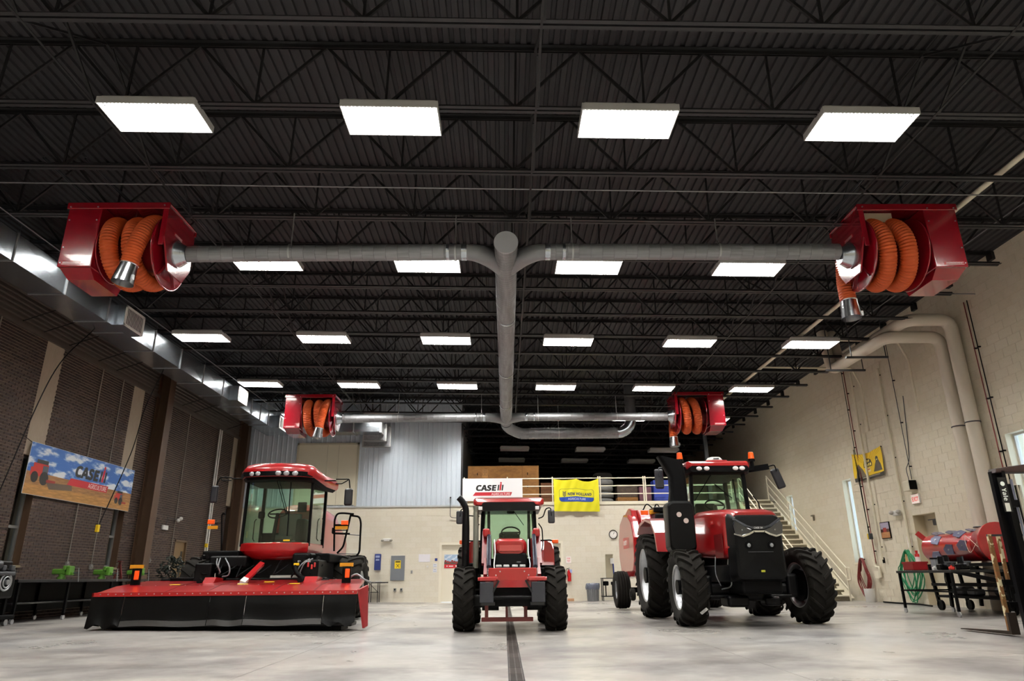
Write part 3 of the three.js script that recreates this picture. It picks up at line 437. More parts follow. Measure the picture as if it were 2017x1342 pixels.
const rimGeo = (rimR, W, dish, s) => { const h = W / 2; return J(LAT([[rimR - .03, -h * .72], [rimR, -h * .8], [rimR - .015, -h * .7], [rimR - .06, -h * .45], [rimR - .075, 0], [rimR - .06, h * .45], [rimR - .015, h * .7], [rimR, h * .8], [rimR - .03, h * .72]], 44, 'x'), LAT([[0, dish], [rimR * .38, dish], [rimR * .45, dish - s * .03], [rimR * .8, dish - s * .07], [rimR - .06, dish - s * .02], [rimR - .06, dish - s * .045], [rimR * .4, dish - s * .06], [0, dish - s * .06]], 44, 'x')); };
function wheel(parent, x, y, z, tire, rimR, W, s, rimMat, hubR, steer = 0) {
  const t = obj('tire', tire, mat.rubber, parent); t.position.set(x, y, z); t.rotation.y = steer;
  obj('rim', rimGeo(rimR, W, s * W * .12, s), rimMat, t); obj('inner_drum', C(rimR * .72, rimR * .6, W * .3, 'x', -s * W * .2, 0, 0, 28), mat.black, t); obj('hub', [C(hubR, hubR * .9, .16, 'x', s * (W * .12 + .06), 0, 0, 20), ...[...Array(8)].map((_, k) => C(.016, .016, .04, 'x', s * (W * .12 + .02), Math.cos(k * .785) * hubR * 1.25, Math.sin(k * .785) * hubR * 1.25, 8))], mat.black, t); return t;
}
const roundRect = (w, h, r, n = 4) => { const p = []; for (const [cx, cy, a0] of [[w / 2 - r, h / 2 - r, 0], [-w / 2 + r, h / 2 - r, 1], [-w / 2 + r, -h / 2 + r, 2], [w / 2 - r, -h / 2 + r, 3]]) for (let i = 0; i <= n; i++) { const a = (a0 + i / n) * Math.PI / 2; p.push([cx + Math.cos(a) * r, cy + Math.sin(a) * r]); } return p; };
const hoodLoft = (secs, crease = 30) => LOFT(secs.map(([z, cx, y0, y1, w, r, top = 1]) => roundRect(w, y1 - y0, r).map(([x, y]) => { const k = (y / (y1 - y0) + .5); return [cx + x * (1 + (top - 1) * k), y + (y0 + y1) / 2, z]; })), true, crease);
const lampDisc = (x, y, z, r, ax = 'z') => [C(r, r * .92, .03, ax, x, y, z, 20)];
const pane = (a, b, c, d, th = .006) => { const n = V(...b).sub(V(...a)).cross(V(...d).sub(V(...a))).normalize().multiplyScalar(th / 2); const f = [a, b, c, d].map(p => V(...p).add(n)), k = [a, b, c, d].map(p => V(...p).sub(n)); return LOFT([k, f], true, 5); };
const caseLogo = (g, x, y, h, dark = '#141414') => {                                // CASE IH wordmark, drawn from its letters
  g.fillStyle = dark; g.font = `bold ${h}px sans-serif`; g.textBaseline = 'alphabetic'; g.textAlign = 'left'; g.save(); g.translate(x, y); g.transform(1.18, 0, -.14, 1, 0, 0); g.fillText('CASE', 0, 0); g.lineWidth = h * .07; g.strokeStyle = dark; g.strokeText('CASE', 0, 0); const w = g.measureText('CASE').width; g.restore();
  const X = x + w * 1.2 + h * .12; g.fillStyle = dark; const sl = (px, ww, y0, y1) => { g.beginPath(); g.moveTo(px, y - y0); g.lineTo(px + ww, y - y0); g.lineTo(px + ww + (y1 - y0) * .14, y - y1); g.lineTo(px + (y1 - y0) * .14, y - y1); g.fill(); };
  sl(X, h * .19, 0, h * .76); sl(X + h * .56, h * .19, 0, h * .76); g.fillStyle = '#c01722'; sl(X + h * .25, h * .24, 0, h * .88); g.beginPath(); g.arc(X + h * .5, y - h * 1.02, h * .12, 0, 7); g.fill(); return X + h * .75; };

// ---------- loader tractor, middle ----------
{
  const t = thing('loader_tractor', 'red utility tractor with front loader frame, parked over the trench drain', 'tractor', [.1, 0, -13.5]);
  const ft = lugTire(.56, .37, .33, 17, .04, .055), rt = lugTire(.78, .46, .46, 19, .045, .06);
  for (const s of [-1, 1]) { wheel(t, s * .83, .565, 0, ft, .33, .37, s, mat.white, .1); wheel(t, s * .84, .785, -2.1, rt, .46, .46, s, mat.white, .13); }
  obj('front_axle', [RB(1.35, .16, .16, .04, 0, .52, 0), RB(.34, .34, .4, .06, 0, .6, .05)], mat.satin, t);
  obj('chassis', [RB2(-.28, .28, .55, 1.1, -1.4, .45, .05), RB2(-.4, .4, .5, .95, -2.4, -1.2, .06), RB(1.3, .22, .22, .06, 0, .75, -2.1)], mat.black, t);
  // hood
  obj('hood', hoodLoft([[.12, .02, 1.34, 1.56, .5, .1], [.06, .02, 1.31, 1.6, .6, .12], [-.1, .02, 1.28, 1.62, .63, .13], [-1.15, .02, 1.2, 1.68, .68, .12]]), mat.red, t);
  obj('hood_panel', T(RB(.42, .14, .02, .009), .02, 1.45, .115, -.12, 0, 0), M(0xa83a34, .5), t);
  obj('grille', hoodLoft([[.13, .02, 1.1, 1.33, .56, .06], [.1, .02, 1.06, 1.35, .62, .06], [-1.0, .02, .95, 1.3, .6, .05]]), mat.plastic, t);
  const nm = obj('name_plate', rect(.1, .024), printMat(256, 64, (g, w, h) => { g.fillStyle = '#1b1c1f'; g.fillRect(0, 0, w, h); g.fillStyle = '#dcdcdc'; g.font = 'bold 46px sans-serif'; g.textAlign = 'center'; g.textBaseline = 'middle'; g.fillText('CASE IH', w / 2, h / 2); }), t); nm.position.set(.17, 1.19, .135);
  for (const x of [-.2, -.06, .1, .24]) obj('headlamp', RB(.11, .05, .04, .015, x, 1.12, .14), mat.lampGlass, t);
  // loader
  const red = mat.red;
  obj('loader_beam', [RB2(-.37, .46, .86, 1.08, .82, .95, .015), EXTX([[.95, .87], [.82, .87], [.86, .76], [.93, .76]], -.3, .4)], red, t);
  each('beam_pin', [[-.17], [.25]].map(([x]) => C(.012, .012, .02, 'z', x, 1.02, .955, 10)), mat.silver, t);
  for (const s of [-1, 1]) { const c = .04 + s * .42;
    obj('coupler_plate', RB(.235, .33, .05, .012, c + s * .02, .685, 1.0), M(0x2e2f35, .5, .3), t);
    obj('plate_bracket', [B(.03, .22, .1, c - s * .14, .78, .98, 0, 0, s * .5), B(.24, .05, .12, c, .5, .95)], mat.blackSteel, t);
    obj('pin_block', [RB(.3, .07, .09, .02, c, .9, .97), C(.03, .03, .34, 'x', c, .9, .98, 12)], mat.red, t);
    obj('lift_arm', [BAR([c + s * .05, .92, .86], [c + s * .05, 1.2, .25], .13, .06), BAR([c + s * .05, 1.15, .3], [c + s * .05, 1.74, -.2], .16, .06), BAR([c + s * .05, 1.72, -.15], [c + s * .05, 1.62, -1.05], .16, .06)], mat.darkRed, t);
    obj('knuckle', [RB(.13, .16, .22, .04, c + s * .05, 1.72, -.05)], red, t);
    obj('cylinder', [ROD([c, 1.66, .06], [c - s * .01, 1.1, .74], .042, 16)], M(0x3a3d4a, .2, .6), t); obj('piston_rod', ROD([c - s * .01, 1.1, .72], [c - s * .01, .92, .95], .022, 12), mat.chrome, t);
    obj('loader_tower', [RB2(c + s * .03 - .06, c + s * .03 + .06, .6, 1.66, -1.0, -.8, .02)], mat.darkRed, t);
    obj('hydraulic_line', PIPE([[c - s * .1, 1.6, -.1], [c - s * .12, 1.35, .4], [c - s * .1, 1.12, .75], [c - s * .14, .95, .96]], .011, 6), s < 0 ? mat.white : mat.silver, t); }
  obj('torque_tube', C(.032, .032, .7, 'x', .05, .6, .97, 14), mat.satin, t);
  obj('under_guard', [B2(-.35, .48, .45, .62, .5, .8), EXTX([[.85, .76], [.5, .7], [.5, .5], [.8, .52]], -.3, .4)], mat.black, t);
  obj('skid_bar', [RB2(-.5, .4, .2, .27, .55, .64, .01), B2(-.44, -.38, .24, .52, .57, .62), B2(.24, .3, .24, .52, .57, .62), B2(-.08, -.04, .24, .55, .57, .62)], M(0x5a1512, .5), t);
  // cab
  const cz0 = -.95, cz1 = -2.35;
  obj('roof', hoodLoft([[-.72, 0, 2.31, 2.37, 1.3, .03], [-.76, 0, 2.3, 2.43, 1.42, .05], [-1.1, 0, 2.3, 2.49, 1.46, .07], [-2.3, 0, 2.3, 2.48, 1.42, .07], [-2.42, 0, 2.32, 2.4, 1.3, .03]]), red, t);
  obj('roof_visor', hoodLoft([[-.715, 0, 2.19, 2.36, 1.08, .06], [-.95, 0, 2.2, 2.31, 1.3, .05], [-2.35, 0, 2.25, 2.31, 1.36, .03]]), mat.satin, t);
  const pil = (x, s) => [BAR([x, 1.25, cz0], [x - s * .02, 2.25, cz0 - .02], .06, .06), BAR([x + s * .06, 1.25, cz1], [x, 2.28, cz1 + .1], .07, .07), BAR([x + s * .05, 1.3, -1.7], [x + s * .02, 2.28, -1.7], .05, .05)];
  for (const s of [-1, 1]) { for (const g of pil(s * .54, s)) obj('pillar', g, mat.black, t); obj('inner_pillar', BAR([s * .4, 1.3, cz0 - .05], [s * .41, 2.24, cz0 - .05], .06, .04), mat.black, t);
    obj('side_glass', pane([s * .58, 1.3, cz0 - .05], [s * .6, 1.3, cz1 + .1], [s * .55, 2.24, cz1 + .15], [s * .53, 2.24, cz0 - .05]), mat.glass, t);
    obj('work_lamp', [RB(.08, .07, .06, .01, s * .57, 2.24, -.72)], mat.lampGlass, t);
    obj('fender', EXTX([[-1.15, 1.15], [-1.2, 1.45], [-1.45, 1.62], [-1.9, 1.68], [-2.5, 1.62], [-2.7, 1.5], [-2.7, 1.44], [-2.4, 1.56], [-1.9, 1.61], [-1.5, 1.55], [-1.27, 1.4], [-1.22, 1.15]], s > 0 ? .62 : -.92, s > 0 ? .92 : -.62, .01), red, t);
    obj('fender_face', EXTZ([[.7, 1.2], [.9, 1.2], [.92, 1.42], [.86, 1.58], [.72, 1.64]].map(([x, y]) => [s * x, y]), -1.24, -1.16), red, t);
    obj('mirror', RB(.14, .27, .07, .045, s > 0 ? .87 : -1.0, 2.09, -1.0), M(0x35363b, .4), t);
    obj('mirror_arm', PIPE(s > 0 ? [[.6, 2.05, -.95], [.7, 2.08, -.95], [.76, 2.25, -.97], [.86, 2.27, -.98], [.87, 2.1, -.97]] : [[-.6, 2.1, -.95], [-.85, 2.12, -.95], [-.9, 2.26, -.97], [-.98, 2.24, -.98], [-.99, 2.1, -.97]], .012, 8, .05), mat.black, t);
    obj('signal_arm', PIPE([[s * .55, 1.62, -1.0], [s * .85, 1.63, -1.0], [s * .92, 1.58, -1.0]], .014, 6, .04), mat.black, t); obj('signal_lamp', RB(.13, .08, .07, .02, s * .93, 1.6, -.98), mat.amber, t);
    obj('grab_rail', PIPE([[s * .62, 1.35, -.9], [s * .68, 1.5, -.88], [s * .67, 1.85, -.9], [s * .6, 1.95, -.92]], .012, 6, .08), mat.black, t);
    obj('cab_step', [B(.2, .03, .3, s * .62, .7, -1.1), B(.2, .03, .3, s * .64, 1.0, -1.15)], mat.blackSteel, t); }
  obj('windshield', pane([-.52, 1.3, cz0 + .01], [.52, 1.3, cz0 + .01], [.51, 2.24, cz0 - .02], [-.51, 2.24, cz0 - .02]), mat.glass, t);
  obj('rear_glass', pane([-.56, 1.3, cz1], [.56, 1.3, cz1], [.52, 2.26, cz1 + .1], [-.52, 2.26, cz1 + .1]), mat.glass, t);
  obj('cab_floor', [RB2(-.58, .58, .98, 1.28, cz1, cz0 + .02, .03)], mat.black, t);
  obj('dashboard', [RB2(-.22, .3, 1.28, 1.66, -1.25, -1.0, .06), RB(.34, .14, .2, .06, .05, 1.7, -1.15)], mat.black, t);
  obj('steering_wheel', [T(new THREE.TorusGeometry(.19, .016, 8, 28), .04, 1.8, -1.3, -.9, 0, 0), BAR([.04, 1.62, -1.2], [.04, 1.8, -1.3], .04, .04), BAR([-.14, 1.8, -1.3], [.22, 1.8, -1.3], .03, .015)], mat.black, t);
  obj('seat', [RB(.46, .12, .46, .05, .0, 1.5, -1.85), RB(.42, .34, .12, .05, .0, 1.68, -2.12)], mat.plastic, t);
  obj('interior_mirror', RB(.15, .09, .04, .02, .04, 2.2, -1.0), mat.black, t); obj('wiper', BAR([.1, 2.2, cz0 + .03], [.3, 1.92, cz0 + .02], .012, .01), mat.black, t);
  obj('exhaust_pipe', [SWEEP([...arc(4, k => [-.86, .9 + k * 1.28, -.75]), ...arc(7, k => [-.86 - .13 * k * k - .02 * k, 2.2 + .26 * k, -.75])], i => i < 4 ? .075 : .062, 18, true)], mat.satin, t);
  obj('air_intake', [C(.055, .055, 1.1, 'y', -.66, 1.65, -.82, 16), C(.06, .075, .1, 'y', -.65, 2.24, -.82, 16)], M(0x77786c, .5), t);
  obj('side_boxes', [RB2(-.95, -.62, .85, 1.2, -1.3, -.85, .03), RB2(.6, .92, .75, 1.1, -1.25, -.85, .03)], mat.black, t);
  obj('drawbar', [RB2(-.36, -.3, .3, .7, -2.75, -2.6, .01), RB2(.3, .36, .3, .7, -2.75, -2.6, .01), RB2(-.5, .5, .35, .42, -2.72, -2.62, .01)], M(0x8a4a24, .6), t);
  each('front_coupling', [C(.09, .09, .3, 'x', -.35, .45, .15, 14), C(.09, .09, .3, 'x', .42, .45, .15, 14), RB(.2, .22, .2, .04, .62, .52, .1), RB(.2, .22, .2, .04, -.58, .52, .1)], mat.satin, t);
}
// ---------- large row-crop tractor ----------
{
  const cx = 4.52, t = thing('row_crop_tractor', 'large red row crop tractor with black nose and twin amber beacons, beside the stairs', 'tractor', [cx, .055, -13.65]);
  const ft = lugTire(.68, .47, .4, 19, .05, .06), rt = lugTire(.9, .56, .57, 22, .05, .065);
  const fl = wheel(t, -1.1, .665, 0, ft, .4, .47, -1, mat.silver, .13), fr = wheel(t, 1.14, .685, -.02, ft, .4, .47, 1, mat.silver, .13, .1);
  wheel(t, -1.12, .885, -2.85, rt, .57, .56, -1, mat.silver, .17); wheel(t, 1.28, .905, -2.85, rt, .57, .56, 1, mat.silver, .17);
  obj('sticker', T(rect(.15, .06), -.98, .27, .56, .62, .0, .8), printMat(128, 64, (g, w, h) => { g.fillStyle = '#d8d8d8'; g.fillRect(0, 0, w, h); g.fillStyle = '#444'; for (let i = 0; i < 4; i++) g.fillRect(10, 10 + i * 13, w - 24 - i * 12, 4); }), t);
  obj('front_axle', [RB(1.7, .2, .22, .06, 0, .62, 0), RB(.22, .42, .34, .06, -.78, .66, 0), RB(.22, .42, .34, .06, .82, .68, 0), RB(.5, .4, .55, .08, 0, .62, .05), C(.03, .03, 1.5, 'x', 0, .5, .2, 10)], mat.satin, t);
  obj('fender_bracket', [B(.1, .05, .12, .72, .96, 0), BAR([.7, .95, 0], [.6, .7, 0], .06, .06)], mat.black, t);
  obj('chassis', [RB2(-.36, .36, .55, 1.3, -2.6, .9, .06), RB2(-.5, .5, .45, 1.0, -3.2, -1.2, .08), RB(1.9, .34, .34, .1, .05, .9, -2.85)], mat.black, t);
  obj('frame_rail', [RB2(-.5, -.36, .75, 1.05, -1.0, .7, .03), RB2(.36, .5, .75, 1.05, -1.0, .7, .03)], mat.satin, t);
  obj('drive_line', [C(.06, .06, 1.6, 'z', 0, .5, -.8, 12), RB(.4, .2, .5, .06, -.3, .42, .2), RB(.3, .16, .3, .05, .34, .42, .25)], mat.satin, t);
  const hx = -.04;
  obj('hood', hoodLoft([[1.02, hx, 1.5, 1.93, .84, .1, .9], [.9, hx, 1.2, 1.97, .94, .14, .92], [.5, hx, 1.14, 2.03, 1.0, .15, .93], [-.4, hx, 1.16, 2.09, 1.06, .15, .94], [-1.15, hx, 1.2, 2.12, 1.1, .15, .95]]), mat.red, t);
  obj('nose', hoodLoft([[1.1, hx, .86, 1.74, .76, .07], [1.07, hx, .8, 1.86, .86, .1, .95], [.9, hx, .76, 1.94, .95, .12, .95], [.78, hx, .76, 1.955, .965, .12, .95]]), M(0x0a0a0b, .4, 0, { specularIntensity: .22 }), t);
  each('side_grille', [-1, 1].map(s => B(.012, .42, .5, hx + s * .5, 1.38, .35)), mat.darkRed, t);
  for (const s of [-1, 1]) {
    const P = [[s * .1, 1.62], [s * .2, 1.66], [s * .4, 1.79], [s * .44, 1.7], [s * .42, 1.56], [s * .3, 1.52], [s * .16, 1.56]];
    obj('headlamp', EXTZ(s > 0 ? P : P.slice().reverse(), 1.06, 1.125, .01), M(0x2a2d33, .1, .2, { clearcoat: 1 }), t).position.x = hx;
    for (const [x, y, r] of [[.2, 1.6, .03], [.29, 1.62, .036], [.36, 1.67, .03]]) obj('bulb', SPH(r, hx + s * x, y, 1.112, 1, 1, .4, 12), mat.lampDim, t);
    obj('brow', [BAR([hx + s * .08, 1.65, 1.12], [hx + s * .22, 1.69, 1.12], .03, .03), BAR([hx + s * .21, 1.685, 1.12], [hx + s * .42, 1.815, 1.08], .035, .03)], mat.grey, t);
    obj('fog_lamp', [C(.052, .05, .03, 'z', hx + s * .2, 1.36, 1.11, 20), C(.075, .075, .02, 'z', hx + s * .2, 1.36, 1.1, 20)], mat.black, t); obj('fog_bulb', SPH(.035, hx + s * .2, 1.36, 1.122, 1, 1, .4, 12), mat.lampDim, t);
    obj('hood_badge', T(rect(.2, .07), hx + s * .515, 1.82, .1, 0, s * Math.PI / 2, 0), printMat(256, 96, (g, w, h) => { g.fillStyle = '#b3121a'; g.fillRect(0, 0, w, h); g.fillStyle = '#cfcfcf'; g.font = 'italic bold 70px sans-serif'; g.textAlign = 'center'; g.textBaseline = 'middle'; g.fillText('340', w / 2, h / 2); }, .3), t);
  }
  obj('chrome_strip', [BAR([hx - .43, 1.555, 1.09], [hx - .3, 1.51, 1.13], .026, .02), BAR([hx - .3, 1.51, 1.13], [hx - .17, 1.55, 1.14], .03, .02), BAR([hx - .18, 1.548, 1.14], [hx - .09, 1.595, 1.14], .03, .02), BAR([hx - .1, 1.592, 1.14], [hx + .1, 1.592, 1.14], .03, .02), BAR([hx + .09, 1.595, 1.14], [hx + .18, 1.548, 1.14], .03, .02), BAR([hx + .17, 1.55, 1.14], [hx + .3, 1.51, 1.13], .03, .02), BAR([hx + .3, 1.51, 1.13], [hx + .43, 1.555, 1.09], .026, .02)], mat.chrome, t);
  const nb = obj('name_badge', rect(.24, .06), printMat(512, 128, (g, w, h) => { g.fillStyle = '#111113'; g.fillRect(0, 0, w, h); g.fillStyle = '#d9dadb'; g.font = 'bold 92px sans-serif'; g.textAlign = 'center'; g.textBaseline = 'middle'; g.fillText('CASE IH', w / 2, h / 2, w * .95); }, .3), t); nb.position.set(hx, 1.655, 1.125);
  obj('lower_badge', T(rect(.07, .035), hx, .93, 1.115), M(0x9a9a20, .5), t); obj('lower_strip', B(.44, .012, .02, hx, 1.25, 1.105), mat.grey, t);
  // aftertreatment and stack on the corner post
  obj('filter_housing', hoodLoft([[-.45, -.98, 1.36, 2.24, .47, .1], [-.5, -.98, 1.3, 2.29, .52, .12], [-.95, -.98, 1.3, 2.3, .5, .12], [-1.0, -.98, 1.36, 2.24, .44, .1]]), M(0x09090a, .4, 0, { specularIntensity: .25 }), t);
  for (const [x, y] of [[-1.03, 2.02], [-.9, 1.9]]) obj('decal', C(.05, .05, .006, 'z', x, y, -.447, 18), M(0xc9b8b0, .5), t);
  obj('exhaust_stack', LOFT([[-.96, 2.26, .38], [-.94, 2.5, .34], [-.94, 2.8, .33], [-.97, 3.0, .36], [-1.02, 3.14, .4]].map(([x, y, w], i) => roundRect(w, .3, .08).map(([a, b]) => [x + a - (i > 2 ? (i - 2) * .05 * (a < 0 ? 1 : .2) : 0), y + (i === 4 && a < 0 ? .08 : 0), -.75 + b])), true, 40), mat.black, t);
  // cab
  const y0 = 1.35, y1 = 2.93, z0 = -1.2, z1 = -2.7;
  obj('roof', hoodLoft([[-.98, .03, 3.03, 3.12, 1.2, .04], [-1.06, .03, 2.98, 3.17, 1.34, .07], [-1.6, .03, 2.97, 3.2, 1.4, .09], [-2.6, .03, 2.97, 3.18, 1.36, .08], [-2.8, .03, 3.0, 3.1, 1.2, .04]]), mat.red, t);
  obj('roof_visor', hoodLoft([[-.95, .03, 2.93, 3.06, 1.24, .06], [-1.15, .03, 2.9, 3.0, 1.36, .04], [-2.7, .03, 2.9, 2.99, 1.34, .03]]), mat.black, t);
  for (const x of [-.43, -.27, .34, .48]) obj('roof_lamp', [SPH(.062, .03 + x, 3.0, -.945, 1, .72, .4, 14)], mat.lampGlass, t);
  for (const s of [-1, 1]) {
    obj('corner_pillar', BAR([.03 + s * .62, y0, z0], [.03 + s * .56, y1, z0], .07, .08), mat.black, t); obj('rear_pillar', BAR([.03 + s * .7, y0, z1], [.03 + s * .6, y1, z1 + .1], .08, .08), mat.black, t); obj('door_pillar', BAR([.03 + s * .7, y0, -1.95], [.03 + s * .6, y1, -1.95], .05, .06), mat.black, t);
    obj('side_glass', pane([.03 + s * .65, y0, z0 - .05], [.03 + s * .7, y0, z1 + .05], [.03 + s * .6, y1, z1 + .1], [.03 + s * .58, y1, z0 - .04]), mat.glass, t);
    obj('beacon', [C(.065, .055, .13, 'y', .03 + s * .77, 3.29, -1.15, 18), SPH(.055, .03 + s * .77, 3.355, -1.15, 1, .4, 1, 14)], mat.amber, t); obj('beacon_base', [C(.075, .075, .05, 'y', .03 + s * .77, 3.2, -1.15, 18), C(.04, .04, .14, 'y', .03 + s * .77, 3.1, -1.15, 12), BAR([.03 + s * .55, 3.0, -1.15], [.03 + s * .8, 3.04, -1.15], .08, .06)], mat.black, t);
    obj('fender', EXTX([[-1.55, 1.35], [-1.7, 1.75], [-2.05, 2.02], [-2.7, 2.12], [-3.4, 2.05], [-3.75, 1.85], [-3.7, 1.8], [-3.35, 1.98], [-2.7, 2.05], [-2.1, 1.95], [-1.78, 1.7], [-1.64, 1.35]], s > 0 ? .78 : -1.28, s > 0 ? 1.4 : -.66, .012), mat.red, t);
    obj('fender_skirt', EXTX([[-1.6, 1.35], [-1.74, 1.74], [-2.08, 1.98], [-2.7, 2.07], [-3.3, 2.0], [-3.2, 1.5], [-2.2, 1.3]], s > 0 ? .74 : -.68, s > 0 ? .77 : -.65), mat.black, t); }
  obj('windshield', pane([-.57, y0, z0 + .01], [.63, y0, z0 + .01], [.58, y1, z0 + .01], [-.52, y1, z0 + .01]), mat.glass, t); obj('rear_glass', pane([-.62, y0 + .1, z1], [.68, y0 + .1, z1], [.6, y1, z1 + .1], [-.54, y1, z1 + .1]), mat.glass, t);
  obj('cab_floor', RB2(-.68, .74, 1.1, 1.36, z1, z0 + .02, .03), mat.black, t);
  obj('seat', [RB(.5, .14, .5, .05, .05, 1.75, -2.1), RB(.46, .62, .14, .05, .05, 2.1, -2.36), RB(.1, .1, .4, .03, .38, 1.98, -2.05)], mat.plastic, t);
  obj('steering_wheel', [T(new THREE.TorusGeometry(.2, .017, 8, 28), .05, 2.3, -1.6, -.9, 0, 0), BAR([.05, 1.6, -1.4], [.05, 2.3, -1.6], .07, .07), BAR([-.14, 2.3, -1.6], [.24, 2.3, -1.6], .03, .015)], mat.black, t);
  obj('console', [RB2(-.3, .4, 1.3, 1.95, -1.5, -1.3, .05)], mat.black, t); obj('wiper', [BAR([-.1, 2.9, z0 + .04], [-.5, 2.35, z0 + .04], .014, .012), BAR([-.05, 2.7, z0 + .05], [.3, 2.4, z0 + .05], .014, .012)], mat.black, t);
  obj('roof_dome', [hoodLoft([[-1.08, .02, 3.16, 3.22, .26, .02], [-1.12, .02, 3.15, 3.27, .3, .04, .7], [-1.35, .02, 3.15, 3.29, .32, .05, .7], [-1.45, .02, 3.16, 3.22, .26, .02]])], M(0xdcdcda, .35), t); obj('dome_stripe', T(rect(.12, .03), .02, 3.225, -1.07, -.2, 0, 0), M(0x2b2b30, .5), t); obj('dome_base', RB(.46, .05, .4, .02, .02, 3.17, -1.25), mat.red, t);
  // mirrors
  obj('mirror', RB(.19, .42, .08, .05, -1.17, 2.84, -1.35), M(0x2a2b30, .45), t); obj('mirror', T(RB(.19, .44, .08, .05), 1.4, 2.83, -1.35, 0, 0, .32), M(0x1d1d24, .35), t);
  obj('mirror_arm', [BAR([-.6, 3.02, -1.2], [-.95, 3.06, -1.3], .07, .05), PIPE([[-.95, 3.06, -1.3], [-1.17, 3.08, -1.33], [-1.17, 2.9, -1.3]], .014, 8, .03)], mat.grey, t); obj('mirror_arm', [BAR([.7, 3.0, -1.2], [1.2, 3.08, -1.3], .12, .05), PIPE([[1.18, 3.08, -1.3], [1.34, 3.12, -1.3], [1.37, 2.98, -1.29]], .013, 8, .04)], mat.black, t);
  obj('access_step', [[.55], [.85], [1.15]].map(([y]) => B(.34, .03, .3, -.82, y, -1.55)), mat.black, t); obj('step_panel', RB2(-.72, -.62, .5, 1.4, -1.75, -1.25, .02), mat.black, t); obj('fuel_tank', [RB2(.5, .85, .55, 1.3, -2.0, -1.0, .08), RB2(-.86, -.55, .5, 1.2, -1.2, -.75, .08)], mat.black, t);
  obj('grab_rail', PIPE([[.78, 1.7, -1.15], [.86, 1.9, -1.12], [.85, 2.3, -1.15], [.76, 2.45, -1.2]], .014, 6, .08), mat.black, t);
  obj('steering_hose', [TUBE([[-.4, 1.25, .45], [-.43, 1.0, .42], [-.38, .7, .35], [-.5, .62, .15]], .014, 16, 6), TUBE([[-.52, 1.2, .0], [-.56, .9, .05], [-.5, .68, .1]], .01, 12, 6)], mat.silver, t);
}
// ---------- round baler behind the large tractor ----------
{
  const t = thing('round_baler', 'red round baler with rounded side shields behind the large tractor', 'baler', [4.68, .06, -20.6]);
  const side = [[1.0, 1.0], [1.35, 1.35], [1.42, 1.95], [1.15, 2.4], [.65, 2.66], [-.1, 2.72], [-.8, 2.5], [-1.25, 2.0], [-1.3, 1.35], [-1.0, .9], [-.2, .7], [.6, .8]];
  obj('bale_chamber', EXTX(side.map(([z, y]) => [z * .93, .1 + y * .95]), -.92, .92, .03), mat.red, t);
  for (const s of [-1, 1]) { obj('side_shield', EXTX([[1.02, .98], [1.3, 1.3], [1.36, 1.85], [1.1, 2.28], [.55, 2.5], [-.15, 2.56], [-.8, 2.36], [-1.2, 1.9], [-1.22, 1.35], [-.95, .95], [-.2, .8], [.6, .84]], s > 0 ? .95 : -1.2, s > 0 ? 1.2 : -.95, .06), mat.red, t);
    obj('upper_shield', EXTX([[.8, 2.3], [.55, 2.62], [.05, 2.72], [-.5, 2.6], [-.5, 2.3]], s > 0 ? .9 : -1.08, s > 0 ? 1.08 : -.9, .04), mat.red, t);
    const dec = obj('decal', rect(1.0, .3), printMat(512, 160, (g, w, h) => { g.fillStyle = '#b3121a'; g.fillRect(0, 0, w, h); caseLogo(g, 30, 105, 84, '#e6dedd'); }, .3), t); dec.position.set(s * 1.203, 1.75, .15); dec.rotation.y = s * Math.PI / 2;
    const w = obj('tire', ribTire(.5, .4, .24), mat.rubber, t); w.position.set(s * 1.28 - .08, .5, -.1); obj('rim', rimGeo(.25, .4, s * .05, s), mat.silver, w);
    const g = obj('gauge_wheel', LAT([[.07, -.05], [.14, -.06], [.16, -.03], [.16, .03], [.14, .06], [.07, .05]], 24, 'x'), mat.rubber, t); g.position.set(s * 1.25, .4, 1.0); obj('wheel_disc', C(.09, .09, .06, 'x', 0, 0, 0, 18), mat.silver, g); }
  obj('pickup', [RB2(-.95, .95, .25, .75, .7, 1.4, .1), C(.2, .2, 1.9, 'x', 0, .45, 1.35, 20)], mat.black, t); obj('pickup_tine', [...Array(14)].map((_, k) => BAR([-.85 + k * .13, .45, 1.35], [-.85 + k * .13, .3, 1.62], .01, .01)), mat.steel, t);
  obj('axle', [RB2(-1.1, 1.1, .42, .56, -.2, 0, .02), RB2(-.1, .1, .4, .7, 0, 2.6, .03)], mat.black, t);
  obj('front_guard', [RB2(-.92, .92, 1.5, 2.3, 1.25, 1.36, .03)], mat.red, t); obj('twine_box', [RB2(-.78, -.3, 1.75, 2.32, 1.32, 1.5, .04)], mat.red, t);
  obj('net_wrap_tray', [RB2(-.6, .95, 2.2, 2.46, .9, 1.5, .04), RB2(-.6, .95, 2.5, 2.64, .7, 1.4, .03)], mat.satin, t);
  obj('warning_lamp', RB(.2, .12, .05, .01, -.83, 2.5, 1.22), mat.amber, t); obj('reflector', T(RB(.3, .11, .03, .008), -.57, 2.52, 1.28, 0, 0, .1), mat.amberY, t); obj('yellow_label', B(.02, .3, .1, -.93, 1.45, 1.36), mat.yellow, t);
  obj('hydraulic_hose', [TUBE([[-.8, 2.6, .9], [-.7, 2.75, 1.0], [-.55, 2.62, 1.1], [-.45, 2.74, 1.1], [-.35, 2.6, 1.1]], .018, 20, 6), TUBE([[-1.1, .9, 1.1], [-1.0, .7, 1.2], [-.9, .9, 1.3], [-.8, .6, 1.4]], .02, 20, 6)], mat.black, t);
}
